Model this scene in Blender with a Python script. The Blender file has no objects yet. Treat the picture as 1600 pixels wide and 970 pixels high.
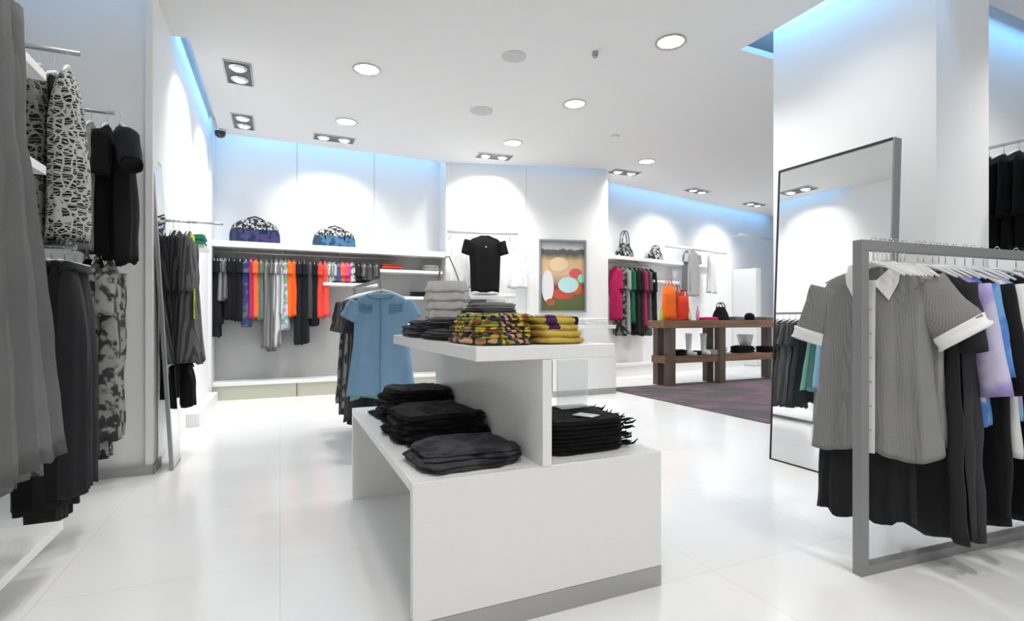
import bpy, bmesh, math, random
from mathutils import Vector, Matrix, noise
random.seed(7)
S = bpy.context.scene
COL = S.collection
# ---------------------------------------------------------------- camera, world, exposure
CH = 1.15; F = 815.0; HY = 497.0
cam = bpy.data.cameras.new('camera'); camo = bpy.data.objects.new('camera', cam); COL.objects.link(camo)
camo.location = (0, 0, CH); camo.rotation_euler = (math.pi/2, 0, 0)
cam.sensor_width = 36; cam.lens = F/1600*36; cam.shift_y = 12/1600; cam.clip_start = 0.02
S.camera = camo
S.view_settings.view_transform = 'Standard'; S.view_settings.look = 'None'
S.view_settings.exposure = -0.06; S.view_settings.gamma = 1; S.view_settings.use_curve_mapping = False
w = bpy.data.worlds.new('world'); S.world = w; w.use_nodes = True
w.node_tree.nodes['Background'].inputs[0].default_value = (1.0, 0.99, 0.97, 1)
WORLD = 0.70; DOWN_W = 165; TWIN_W = 92; COVE_W = 2.8; BLUE = (0.17, 0.52, 1.0)
w.node_tree.nodes['Background'].inputs[1].default_value = WORLD
H = 3.70                                   # ceiling height
TH = math.radians(23.98); CA, SA = math.cos(TH), math.sin(TH)
def W(a, b, z=0): return Vector((a*CA - b*SA, a*SA + b*CA, z))   # shop grid -> world
def a_at(px, b):
    k = (px-800)/F; return b*(CA*k + SA)/(CA - SA*k)
def Yof(a, b): return a*SA + b*CA
def z_at(py, Y): return CH + (HY-py)*Y/F
def ceil_pt(px, py):
    Y = (H-CH)*F/(HY-py); return Vector(((px-800)/F*Y, Y, H))
PI = math.pi
def blue_strip(p0, p1, z=3.93, wdt=0.06, power=None):
    d = (p1-p0); L = d.length
    l = bpy.data.lights.new('cove_light', 'AREA'); l.shape = 'RECTANGLE'; l.size = L; l.size_y = wdt
    l.color = BLUE; l.energy = (power or COVE_W)*L
    o = bpy.data.objects.new('cove_light', l); COL.objects.link(o)
    m = (p0+p1)/2; o.location = (m.x, m.y, z); o.rotation_euler = (0, 0, math.atan2(d.y, d.x))
    return o
blue_strip(W(-.70, 8.42), W(2.45, 8.42))                 # above the long shelf wall
blue_strip(W(-.83, 5.7), W(-.83, 8.2))                    # left wall
blue_strip(W(-2.3, 4.47), W(-.9, 4.47))                   # left pillar
blue_strip(W(4.10, 1.0), W(4.10, 3.5), power=5)                    # right pillar
blue_strip(W(4.2, 3.55), W(6.0, 3.55), power=3)
blue_strip(W(4.7, 2.45), W(7.0, 2.45))
blue_strip(Vector((-.95, 8.57, 0)), Vector((1.55, 9.0, 0)), power=1.5)
blue_strip(Vector((2.0, 10.25, 0)), Vector((6.9, 13.75, 0)))
def spot(loc, target, power, angle, blend=.6, rad=.06, col=(1, .985, .96)):
    l = bpy.data.lights.new('spot', 'SPOT'); l.energy = power; l.spot_size = math.radians(angle)
    l.spot_blend = blend; l.shadow_soft_size = rad; l.color = col
    o = bpy.data.objects.new('spot_light', l); COL.objects.link(o); o.location = loc
    o.rotation_euler = (Vector(target)-Vector(loc)).to_track_quat('-Z', 'Y').to_euler()
# ---------------------------------------------------------------- materials
MC = {}
def lin(c): return tuple(((v/255)/12.92 if v <= 10 else ((v/255+.055)/1.055)**2.4) for v in c)
def base(name):
    m = bpy.data.materials.new(name); m.use_nodes = True
    return m, m.node_tree, m.node_tree.nodes['Principled BSDF']
def plain(name, c, rough=.5, metal=0, spec=.5, bump=0, bscale=200, coat=0):
    if name in MC: return MC[name]
    m, t, p = base(name); p.inputs['Base Color'].default_value = (*c, 1); p.inputs['Roughness'].default_value = rough
    p.inputs['Metallic'].default_value = metal; p.inputs['Specular IOR Level'].default_value = spec
    p.inputs['Coat Weight'].default_value = coat
    n = t.nodes.new('ShaderNodeTexNoise'); n.inputs['Scale'].default_value = bscale
    tc = t.nodes.new('ShaderNodeTexCoord'); t.links.new(tc.outputs['Object'], n.inputs[0])
    if bump:
        b = t.nodes.new('ShaderNodeBump'); b.inputs['Strength'].default_value = bump; b.inputs['Distance'].default_value = .002
        t.links.new(n.outputs[0], b.inputs['Height']); t.links.new(b.outputs[0], p.inputs['Normal'])
    else:
        r = t.nodes.new('ShaderNodeMapRange'); r.inputs[3].default_value = max(0, rough-.03); r.inputs[4].default_value = min(1, rough+.03)
        t.links.new(n.outputs[0], r.inputs[0]); t.links.new(r.outputs[0], p.inputs['Roughness'])
    MC[name] = m; return m
def emis(name, c, s):
    if name in MC: return MC[name]
    m, t, p = base(name); p.inputs['Emission Color'].default_value = (*c, 1); p.inputs['Emission Strength'].default_value = s
    p.inputs['Base Color'].default_value = (*c, 1); MC[name] = m; return m
def fab(c, kind='plain', c2=(230, 230, 230), scale=30.0, axis=0):
    """cloth: c, c2 in sRGB 0-255; kind plain | stripe | hstripe | floral | mottle | bands"""
    key = ('fab', c, kind, c2, scale)
    if key in MC: return MC[key]
    m, t, p = base('cloth'); p.inputs['Roughness'].default_value = .9; p.inputs['Specular IOR Level'].default_value = .15
    p.inputs['Sheen Weight'].default_value = .05
    N, L = t.nodes, t.links
    tc = N.new('ShaderNodeTexCoord'); n = N.new('ShaderNodeTexNoise'); n.inputs['Scale'].default_value = 90
    L.new(tc.outputs['Object'], n.inputs[0])
    bp = N.new('ShaderNodeBump'); bp.inputs['Strength'].default_value = .35; bp.inputs['Distance'].default_value = .004
    L.new(n.outputs[0], bp.inputs['Height']); L.new(bp.outputs[0], p.inputs['Normal'])
    A_, B_ = (*lin(c), 1), (*lin(c2), 1)
    mix = N.new('ShaderNodeMix'); mix.data_type = 'RGBA'; mix.inputs[6].default_value = A_; mix.inputs[7].default_value = B_
    L.new(mix.outputs[2], p.inputs['Base Color'])
    if kind == 'plain':
        mix.inputs[7].default_value = (*[min(1, v*1.25) for v in lin(c)], 1)
        n2 = N.new('ShaderNodeTexNoise'); n2.inputs['Scale'].default_value = 9; L.new(tc.outputs['Object'], n2.inputs[0]); L.new(n2.outputs[0], mix.inputs[0])
    elif kind in ('stripe', 'hstripe'):
        wv = N.new('ShaderNodeTexWave'); wv.inputs['Scale'].default_value = scale; wv.bands_direction = 'Z' if kind == 'hstripe' else 'DIAGONAL'
        wv.inputs['Distortion'].default_value = .15
        mpg = N.new('ShaderNodeMapping'); mpg.inputs['Scale'].default_value = (1, 1, 1 if kind == 'hstripe' else 0)
        L.new(tc.outputs['Object'], mpg.inputs[0]); L.new(mpg.outputs[0], wv.inputs[0]); r = N.new('ShaderNodeValToRGB'); r.color_ramp.elements[0].position = .45; r.color_ramp.elements[1].position = .6
        L.new(wv.outputs[1], r.inputs[0]); L.new(r.outputs[0], mix.inputs[0])
    elif kind == 'floral':
        v = N.new('ShaderNodeTexVoronoi'); v.inputs['Scale'].default_value = scale; v.inputs['Randomness'].default_value = .7
        v2 = N.new('ShaderNodeTexWave'); v2.wave_type = 'RINGS'; v2.inputs['Scale'].default_value = scale*.8; v2.inputs['Distortion'].default_value = 9
        L.new(tc.outputs['Object'], v.inputs[0]); L.new(tc.outputs['Object'], v2.inputs[0])
        v.feature = 'DISTANCE_TO_EDGE'
        r = N.new('ShaderNodeValToRGB'); r.color_ramp.elements[0].position = .07; r.color_ramp.elements[0].color = (1, 1, 1, 1)
        r.color_ramp.elements[1].position = .13; r.color_ramp.elements[1].color = (0, 0, 0, 1)
        r2 = N.new('ShaderNodeValToRGB'); r2.color_ramp.elements[0].position = .82; r2.color_ramp.elements[1].position = .9
        mx = N.new('ShaderNodeMath'); mx.operation = 'MAXIMUM'
        L.new(v.outputs[0], r.inputs[0]); L.new(v2.outputs[1], r2.inputs[0]); L.new(r.outputs[0], mx.inputs[0]); L.new(r2.outputs[0], mx.inputs[1])
        L.new(mx.outputs[0], mix.inputs[0])
    elif kind == 'mottle':
        v = N.new('ShaderNodeTexNoise'); v.inputs['Scale'].default_value = scale; v.inputs['Detail'].default_value = 2
        L.new(tc.outputs['Object'], v.inputs[0]); r = N.new('ShaderNodeValToRGB'); r.color_ramp.elements[0].position = .47; r.color_ramp.elements[1].position = .55
        L.new(v.outputs[0], r.inputs[0]); L.new(r.outputs[0], mix.inputs[0])
    MC[key] = m; return m
def bands(cols, scale, name, axis='X', noise_amt=.25):
    """knit with hard bands of several colours along one axis"""
    if name in MC: return MC[name]
    m, t, p = base('striped_knit'); p.inputs['Roughness'].default_value = .85
    N, L = t.nodes, t.links
    tc = N.new('ShaderNodeTexCoord'); sp = N.new('ShaderNodeSeparateXYZ'); L.new(tc.outputs['Object'], sp.inputs[0])
    nz = N.new('ShaderNodeTexNoise'); nz.inputs['Scale'].default_value = 12; L.new(tc.outputs['Object'], nz.inputs[0])
    a = N.new('ShaderNodeMath'); a.operation = 'MULTIPLY_ADD'; a.inputs[1].default_value = scale; L.new(sp.outputs[axis], a.inputs[0])
    b = N.new('ShaderNodeMath'); b.operation = 'MULTIPLY'; b.inputs[1].default_value = noise_amt; L.new(nz.outputs[0], b.inputs[0]); L.new(b.outputs[0], a.inputs[2])
    f = N.new('ShaderNodeMath'); f.operation = 'FRACT'; L.new(a.outputs[0], f.inputs[0])
    r = N.new('ShaderNodeValToRGB'); cr = r.color_ramp; cr.interpolation = 'CONSTANT'
    for i, c in enumerate(cols):
        e = cr.elements[i] if i < 2 else cr.elements.new(i/len(cols))
        e.position = i/len(cols); e.color = (*lin(c), 1)
    L.new(f.outputs[0], r.inputs[0]); L.new(r.outputs[0], p.inputs['Base Color'])
    MC[name] = m; return m
M_wall = plain('wall_paint', (.92, .92, .915), .6)
M_ceil = plain('ceiling_paint', (.76, .76, .755), .8)
M_lacq = plain('white_lacquer', (.84, .84, .835), .28)
M_seam = plain('seam_grey', (.62, .64, .66), .4)
M_olive = plain('olive_plinth', (.50, .51, .41), .4)
M_base = plain('brushed_base', (.42, .42, .42), .35, .6)
M_steel = plain('brushed_steel', (.40, .40, .41), .38, .75)
M_rack = plain('rack_steel', (.30, .30, .305), .42, .45)
M_chrome = plain('chrome', (.75, .75, .76), .15, 1)
M_dark = plain('dark_metal', (.03, .03, .035), .4, .3)
M_wood = None
def wood(sc=(.8, 9, 9), c1=(.12, .07, .04), c2=(.27, .14, .075)):
    m, t, p = base('table_wood'); N, L = t.nodes, t.links
    tc = N.new('ShaderNodeTexCoord'); mp = N.new('ShaderNodeMapping'); mp.inputs['Scale'].default_value = sc
    n = N.new('ShaderNodeTexNoise'); n.inputs['Scale'].default_value = 2.2; n.inputs['Detail'].default_value = 6
    r = N.new('ShaderNodeValToRGB'); r.color_ramp.elements[0].color = (*c1, 1); r.color_ramp.elements[1].color = (*c2, 1)
    r.color_ramp.elements[0].position = .3; r.color_ramp.elements[1].position = .65
    L.new(tc.outputs['Object'], mp.inputs[0]); L.new(mp.outputs[0], n.inputs[0]); L.new(n.outputs[0], r.inputs[0]); L.new(r.outputs[0], p.inputs['Base Color'])
    p.inputs['Roughness'].default_value = .5; return m
M_wood = wood(); M_legw = wood((9, 9, .8), (.07, .055, .045), (.14, .10, .07))
def floor_mat():
    m, t, p = base('polished_floor'); N, L = t.nodes, t.links
    tc = N.new('ShaderNodeTexCoord'); mp = N.new('ShaderNodeMapping'); mp.inputs['Rotation'].default_value = (0, 0, -TH)
    br = N.new('ShaderNodeTexBrick'); br.offset = 0; br.inputs['Scale'].default_value = 1; br.inputs['Brick Width'].default_value = .9; br.inputs['Row Height'].default_value = .9
    br.inputs['Mortar Size'].default_value = .0025; br.inputs['Color1'].default_value = (.89, .89, .885, 1); br.inputs['Color2'].default_value = (.86, .86, .855, 1); br.inputs['Mortar'].default_value = (.76, .76, .755, 1)
    n = N.new('ShaderNodeTexNoise'); n.inputs['Scale'].default_value = 2.5; n.inputs['Detail'].default_value = 4
    r = N.new('ShaderNodeMapRange'); r.inputs[3].default_value = .10; r.inputs[4].default_value = .24
    L.new(tc.outputs['Object'], mp.inputs[0]); L.new(mp.outputs[0], br.inputs[0]); L.new(br.outputs[0], p.inputs['Base Color'])
    L.new(tc.outputs['Object'], n.inputs[0]); L.new(n.outputs[0], r.inputs[0]); L.new(r.outputs[0], p.inputs['Roughness'])
    return m
M_floor = floor_mat()
def rug_mat():
    m, t, p = base('rug_pile'); N, L = t.nodes, t.links
    tc = N.new('ShaderNodeTexCoord'); n = N.new('ShaderNodeTexNoise'); n.inputs['Scale'].default_value = 1.6; n.inputs['Detail'].default_value = 3
    r = N.new('ShaderNodeValToRGB'); r.color_ramp.elements[0].color = (*lin((80, 78, 80)), 1); r.color_ramp.elements[1].color = (*lin((112, 88, 98)), 1)
    r.color_ramp.elements[0].position = .45; r.color_ramp.elements[1].position = .6
    L.new(tc.outputs['Object'], n.inputs[0]); L.new(n.outputs[0], r.inputs[0]); L.new(r.outputs[0], p.inputs['Base Color']); p.inputs['Roughness'].default_value = 1
    return m
M_mirror = plain('mirror_glass', (.88, .89, .89), .0, 1); 
for nd in list(M_mirror.node_tree.nodes):
    if nd.type == 'MAP_RANGE': M_mirror.node_tree.nodes.remove(nd)
M_mirror.node_tree.nodes['Principled BSDF'].inputs['Roughness'].default_value = .01
M_lamp = emis('lamp_glow', (1, .98, .94), 9)
M_ring = plain('lamp_rim', (.55, .55, .56), .25, .8)
# ---------------------------------------------------------------- mesh helpers
def link_mesh(name, bm, mat, parent=None, loc=(0, 0, 0), rotz=0, smooth=False, bevel=0):
    me = bpy.data.meshes.new(name); bmesh.ops.recalc_face_normals(bm, faces=bm.faces[:]); bm.to_mesh(me); bm.free()
    for m in (mat if isinstance(mat, (list, tuple)) else [mat]): me.materials.append(m)
    if smooth:
        for p in me.polygons: p.use_smooth = True
    o = bpy.data.objects.new(name, me); COL.objects.link(o); o.location = loc; o.rotation_euler = (0, 0, rotz)
    if parent: o.parent = parent
    if bevel:
        b = o.modifiers.new('bevel', 'BEVEL'); b.width = bevel; b.segments = 2; b.limit_method = 'ANGLE'
    return o
def tag(o, label, cat, group=None, kind=None):
    o['label'] = label; o['category'] = cat
    if group: o['group'] = group
    if kind: o['kind'] = kind
    return o
def struct(o): o['kind'] = 'structure'; return o
def thing(name, label, cat, loc=(0, 0, 0), rotz=0, group=None):
    o = bpy.data.objects.new(name, None); COL.objects.link(o); o.location = loc; o.rotation_euler = (0, 0, rotz); o.empty_display_size = .05
    return tag(o, label, cat, group)
def dup(root, loc, rotz=None, label=None, group=None):
    r = root.copy(); COL.objects.link(r); r.location = loc
    if rotz is not None: r.rotation_euler = (0, 0, rotz)
    if label: r['label'] = label
    if group: r['group'] = group
    for ch in list(root.children):
        c = ch.copy(); COL.objects.link(c); c.parent = r
        for g in list(ch.children):
            d = g.copy(); COL.objects.link(d); d.parent = c
    return r
def bx(bm, x0, x1, y0, y1, z0, z1):
    v = [bm.verts.new(p) for p in ((x0, y0, z0), (x1, y0, z0), (x1, y1, z0), (x0, y1, z0), (x0, y0, z1), (x1, y0, z1), (x1, y1, z1), (x0, y1, z1))]
    for f in ((0, 3, 2, 1), (4, 5, 6, 7), (0, 1, 5, 4), (1, 2, 6, 5), (2, 3, 7, 6), (3, 0, 4, 7)): bm.faces.new([v[i] for i in f])
def box(*a):
    bm = bmesh.new(); bx(bm, *a); return bm
def boxR(name, mat, *a, bevel=0): return link_mesh(name, box(*a), mat, rotz=TH, bevel=bevel)
def tube(bm, pts, r, n=8):
    pts = [Vector(p) for p in pts]; rings = []
    for i, p in enumerate(pts):
        d = (pts[min(i+1, len(pts)-1)]-pts[max(i-1, 0)]).normalized()
        u = d.cross(Vector((0, 0, 1)) if abs(d.z) < .95 else Vector((1, 0, 0))).normalized(); v = d.cross(u)
        rr = r[i] if isinstance(r, (list, tuple)) else r
        rings.append([bm.verts.new(p + rr*(math.cos(2*PI*k/n)*u + math.sin(2*PI*k/n)*v)) for k in range(n)])
    for A, B in zip(rings, rings[1:]):
        for k in range(n): bm.faces.new((A[k], A[(k+1) % n], B[(k+1) % n], B[k]))
    bm.faces.new(rings[0][::-1]); bm.faces.new(rings[-1])
def lathe(bm, prof, n=24, cx=0, cy=0, sx=1, sy=1):
    rings = [[bm.verts.new((cx+sx*r*math.cos(2*PI*k/n), cy+sy*r*math.sin(2*PI*k/n), z)) for k in range(n)] for r, z in prof]
    for A, B in zip(rings, rings[1:]):
        for k in range(n): bm.faces.new((A[k], A[(k+1) % n], B[(k+1) % n], B[k]))
    bm.faces.new(rings[0][::-1]); bm.faces.new(rings[-1])
def prism(bm, poly, z0, z1):
    A = [bm.verts.new((p[0], p[1], z0)) for p in poly]; B = [bm.verts.new((p[0], p[1], z1)) for p in poly]
    n = len(poly)
    bm.faces.new(A[::-1]); bm.faces.new(B)
    for k in range(n): bm.faces.new((A[k], A[(k+1) % n], B[(k+1) % n], B[k]))
def interp(tab, x):
    if x <= tab[0][0]: return tab[0][1]
    for (x0, y0), (x1, y1) in zip(tab, tab[1:]):
        if x <= x1: return y0+(y1-y0)*(x-x0)/(x1-x0+1e-9)
    return tab[-1][1]
def drape(prof, thick, L, amp=.012, nf=4, seed=0, rows=22, N=36, cx=0, tprof=None, hem=.012, lean=0, bm=None):
    """a hanging piece of cloth: closed shell from z=0 down to -L. prof = [(fraction, half width)]; width lies on x"""
    bm = bm or bmesh.new(); rings = []
    ph = seed*1.7
    tp = tprof or [(0, .35), (.12, .8), (.3, 1), (1, 1.1)]
    for i in range(rows+1):
        f = (i/rows)**1.0; f = f if i > 3 else f*.6 + .4*f*f
        hw = interp(prof, f); t = thick*interp(tp, f)/2; ring = []
        for k in range(N):
            th = 2*PI*k/N; c, s = math.cos(th), math.sin(th)
            x = hw*math.copysign(abs(c)**.75, c); y = t*math.copysign(abs(s)**.7, s)
            fo = amp*min(1, f*2.2)*(math.sin(nf*PI*x/max(hw, .02)*.9+ph) + .6*math.sin(nf*1.7*PI*x/max(hw, .02)+ph*2.1+f*2))
            nz = noise.noise(Vector((x*9+seed*3.1, y*12, f*L*5+seed)))
            y += fo + nz*amp*.8; x += nz*amp*.7*f
            z = -f*L + (hem*(math.sin(nf*1.3*x/max(hw, .02)+ph)+nz*1.4) if f > .6 else 0)*(f-.6)/.4
            ring.append(bm.verts.new((cx+x+lean*f, y, z)))
        rings.append(ring)
    for A, B in zip(rings, rings[1:]):
        for k in range(N): bm.faces.new((A[k], A[(k+1) % N], B[(k+1) % N], B[k]))
    bm.faces.new(rings[0][::-1])
    # hem turned a little inwards, closed up inside
    inner = [bm.verts.new((v.co.x*.94+cx*.06, v.co.y*.7, v.co.z+.03)) for v in rings[-1]]
    for k in range(N): bm.faces.new((rings[-1][k], rings[-1][(k+1) % N], inner[(k+1) % N], inner[k]))
    bm.faces.new(inner)
    return bm
def sleeve_bm(side, sh, L, ang, r0, r1, flat=.5, seed=0):
    """tapering sleeve from the shoulder (side*sh, 0, -0.03), ang from straight down outwards"""
    bm = bmesh.new(); n = 16; rows = 9; rings = []
    d = Vector((side*math.sin(ang), 0, -math.cos(ang))); u = Vector((math.cos(ang), 0, side*math.sin(ang)))
    o = Vector((side*(sh-.035), 0, -.05-r0*.45))
    for i in range(rows+1):
        f = i/rows; r = r0+(r1-r0)*f; c = o+d*L*f; ring = []
        for k in range(n):
            t = 2*PI*k/n; nz = noise.noise(Vector((math.cos(t)*1.5+seed, math.sin(t)*1.5, f*3+seed*2)))*.01
            ring.append(bm.verts.new(c + u*math.cos(t)*(r+nz) + Vector((0, 1, 0))*math.sin(t)*(r*flat+nz)))
        rings.append(ring)
    for A, B in zip(rings, rings[1:]):
        for k in range(n): bm.faces.new((A[k], A[(k+1) % n], B[(k+1) % n], B[k]))
    bm.faces.new(rings[0][::-1])
    inner = [bm.verts.new((v.co-(o+d*L))*.85+(o+d*L)-d*.02) for v in rings[-1]]
    for k in range(n): bm.faces.new((rings[-1][k], rings[-1][(k+1) % n], inner[(k+1) % n], inner[k]))
    bm.faces.new(inner)
    return bm
def hanger(name, label, loc, rotz, group, wide=.40, drop=.09, mat=None, clip=False, hookmat=None):
    """hangs on a rod whose axis passes loc; hook above, shoulders on local x"""
    t = thing(name, label, 'hanger', loc, rotz, group)
    bm = bmesh.new(); r = .012
    pts = [(r*1.1*math.cos(a), 0, r*1.1*math.sin(a)) for a in [math.radians(x) for x in (-20, 20, 60, 100, 140, 180, 220, 250)]]
    pts += [(0, 0, -.03), (0, 0, -drop)]
    tube(bm, pts, .0022, 6); link_mesh('hook', bm, hookmat or M_chrome, t, smooth=True)
    bm = bmesh.new()
    if clip: tube(bm, [(-wide/2, 0, -drop), (wide/2, 0, -drop)], .005, 6)
    else: tube(bm, [(-wide/2, 0, -drop-.07), (-wide/4, 0, -drop-.028), (0, 0, -drop), (wide/4, 0, -drop-.028), (wide/2, 0, -drop-.07)], [.005, .008, .009, .008, .005], 8)
    link_mesh('shoulder_bar', bm, mat or M_lacq, t, smooth=True)
    return t
SHIRT = [(0, .07), (.03, .10), (.07, .185), (.13, .20), (.3, .19), (.6, .195), (1, .215)]
def garment(name, label, cat, loc, rotz, L, mat, wide=.44, thick=.07, hemw=None, sl=None, amp=.012, nf=4, seed=0, group=None, slmat=None, slang=.35, tprof=None, r0=.085):
    k = wide/.44; hw = (hemw or wide)/2
    prof = [(0, .06*k), (.02, .09*k), (.06/L*.9, .17*k), (.11/L, wide/2), (.35, wide/2*.93), (1, hw)]
    prof = [(min(p[0], .34) if i < 4 else p[0], p[1]) for i, p in enumerate(prof)]
    t = thing(name, label, cat, loc, rotz, group)
    link_mesh('body', drape(prof, thick, L, amp, nf, seed, tprof=tprof), mat, t, smooth=True)
    if sl:
        for s in (-1, 1): link_mesh('sleeve', sleeve_bm(s, wide/2, sl, slang, r0, r0*.9, flat=min(.9, thick/r0/2+.1), seed=seed+s), slmat or mat, t, smooth=True)
    return t
def trousers(label, loc, rotz, L, mat, wide=.36, thick=.07, seed=0, group=None, name='trousers', hemk=.85):
    t = thing(name, label, 'trousers', loc, rotz, group)
    link_mesh('waistband', drape([(0, wide/2), (1, wide/2*1.02)], thick*.8, .05, .003, 2, seed, rows=4), mat, t, smooth=True)
    for s in (-1, 1):
        bm = drape([(0, wide/4*1.02), (.25, wide/4*1.08), (1, wide/4*hemk)], thick, L-.03, .010, 2, seed+s*3, cx=s*wide/4)
        bmesh.ops.translate(bm, vec=(0, 0, -.03), verts=bm.verts)
        link_mesh('trouser_leg', bm, mat, t, smooth=True)
    return t
def skirt(label, loc, rotz, L, mat, w0=.34, w1=.5, thick=.10, nf=7, seed=0, group=None, amp=.016):
    t = thing('skirt', label, 'skirt', loc, rotz, group)
    link_mesh('waistband', drape([(0, w0/2), (1, w0/2)], thick*.6, .05, .002, 2, seed, rows=4), mat, t, smooth=True)
    bm = drape([(0, w0/2), (.4, (w0+w1)/4*1.02), (1, w1/2)], thick, L-.04, amp, nf, seed, tprof=[(0, .6), (.4, .9), (1, 1.3)], N=56)
    bmesh.ops.translate(bm, vec=(0, 0, -.04), verts=bm.verts)
    link_mesh('skirt_panel', bm, mat, t, smooth=True); return t
def folded_bm(wx, wy, h, layers=3, seed=0, n=64, jit=.012, slump=0):
    """one folded garment: rounded slab whose sides show the folded-over layers"""
    bm = bmesh.new(); rings = []; lh = h/layers
    def ring(z, ins, lay, wr=.0):
        out = []
        ox, oy = noise.noise(Vector((lay*3.3, seed, 0)))*jit*1.6, noise.noise(Vector((lay*2.1, seed, 5)))*jit*1.6
        for k in range(n):
            t = 2*PI*k/n; c, s = math.cos(t), math.sin(t)
            rx, ry = max(.002, wx/2-ins), max(.002, wy/2-ins)
            x = rx*math.copysign(abs(c)**.42, c); y = ry*math.copysign(abs(s)**.42, s)
            nz = noise.noise(Vector((x*11+seed*5, y*11, lay*2.7)))
            nz2 = noise.noise(Vector((x*26+seed, y*26, z*30)))
            zz = z + nz*h*.14 + nz2*wr + noise.noise(Vector((x*15+y*6+seed*3, y*5, lay)))*wr*1.6 - slump*((x/(wx/2))**2)*z
            out.append(bm.verts.new((x*(1+nz*jit*5)+ox+nz2*jit*.5, y*(1+nz*jit*5)+oy+nz2*jit*.5, max(.0006, zz))))
        rings.append(out)
    for l in range(layers):
        for f in (.04, .2, .5, .8, .97):
            ring(l*lh + f*lh, lh*.55*(abs(f-.5)*2)**2.2 + (.004 if f in (.04, .97) else 0), l)
    for q, ins in enumerate((.012, .025, .04, .055, .07, .09, .11, .13, .16)):
        if ins < min(wx, wy)/2-.01: ring(h*1.0+.003, ins, layers-1, .007*min(1, q/2))
    for A, B in zip(rings, rings[1:]):
        for k in range(n): bm.faces.new((A[k], A[(k+1) % n], B[(k+1) % n], B[k]))
    bm.faces.new(rings[0][::-1])
    c = bm.verts.new((0, 0, h))
    for k in range(n): bm.faces.new((rings[-1][k], rings[-1][(k+1) % n], c))
    return bm
def folded(label, loc, rotz, wx, wy, h, mat, layers=3, seed=0, group=None, name='folded_clothes', cat='folded clothes', slump=0, jit=.012):
    o = link_mesh(name, folded_bm(wx, wy, h, layers, seed, slump=slump, jit=jit), mat, loc=loc, rotz=rotz, smooth=True)
    return tag(o, label, cat, group)
# ---------------------------------------------------------------- room shell
def wall(name, p0, p1, z0=0, z1=4.05, th=.12, side=1, mat=None):
    p0, p1 = Vector(p0[:2]), Vector(p1[:2]); d = (p1-p0).normalized(); n = Vector((-d.y, d.x))*th*side
    bm = bmesh.new(); prism(bm, [p0, p1, p1+n, p0+n], z0, z1)
    return struct(link_mesh(name, bm, mat or M_wall))
bm = bmesh.new(); prism(bm, [W(-2.5, -4), W(9.5, -4), W(13, 3), Vector((9, 16)), W(-1.3, 14), W(-2.5, 9.5)], -.1, 0)
struct(link_mesh('floor', bm, M_floor))
# suspended ceiling slab, edges stop short of the walls (light coves)
slab = [W(-.76, 8.2), W(2.5, 8.25), Vector((1.60, 8.93)), Vector((1.72, 9.72)), Vector((5.4, 12.28)), Vector((7.6, 13.85)), W(11, 3.65), W(4.0, 3.65), W(4.0, -4), W(-1.7, -4), W(-1.7, 4.3), W(-.9, 4.3), W(-.9, 5.55), W(-.76, 5.55)]
bm = bmesh.new(); prism(bm, slab, H, H+.06); struct(link_mesh('ceiling', bm, M_ceil))
bm = bmesh.new(); prism(bm, [W(4.2, -4), W(8.1, -4), W(8.1, 2.3), W(5.0, 2.3), W(5.0, 1.9), W(4.2, 1.9)], H, H+.06); struct(link_mesh('ceiling', bm, M_ceil))
bm = bmesh.new(); prism(bm, [W(-2.6, -4), W(11, -4), W(13, 3), Vector((9, 16)), W(-1.3, 14), W(-2.6, 9.5)], 4.05, 4.1); struct(link_mesh('ceiling', bm, M_wall))
wall('wall_left', W(-1.62, -4), W(-1.62, 4.64), side=1)
wall('wall_left', W(-1.62, 4.64), W(-.9, 4.64), side=1)
wall('wall_left', W(-.9, 4.76), W(-.9, 8.62), side=1)
wall('wall_back', W(-1.02, 8.62), W(2.53, 8.62))
wall('wall_back', W(2.53, 8.74), W(2.53, 8.27), side=1, th=.03)
S2A, S2B = Vector((-1.05, 8.60)), Vector((1.67, 9.07))
wall('wall_back', S2A, S2B)
wall('wall_back', S2B, (1.70, 10.28))
S3A, S3D = Vector((1.72, 10.28)), Vector((.8131, .5821))
wall('wall_back', S3A, S3A+S3D*7)
wall('wall_right', S3A+S3D*7, W(9.2, 3.0), side=1)
wall('wall_right', W(4.877, 2.6), W(9.2, 2.6), side=1)
wall('wall_right', W(8.1, -4), W(8.1, 2.6), side=-1)
struct(boxR('wall_right', M_wall, 4.2, 4.877, 2.13, 3.45, 0, 4.05))
struct(boxR('wall_left', M_wall, -.905, -.86, 4.60, 4.80, 0, 4.05))
struct(boxR('baseboard_left', M_base, -1.62, -.84, 4.585, 4.60, 0, .07))
struct(boxR('baseboard_left', M_base, -.86, -.845, 4.585, 4.84, 0, .07))
struct(boxR('baseboard_right', M_lacq, 4.18, 4.2, 2.13, 3.45, 0, .07))
M_shelf_shade = plain('shelf_shade_grey', (.40, .40, .40), .5)  # grey colour stands in for the shade on the wall under the long shelf
struct(boxR('shade_panel', M_shelf_shade, -.865, 2.49, 8.60, 8.62, .25, 2.15))
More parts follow.
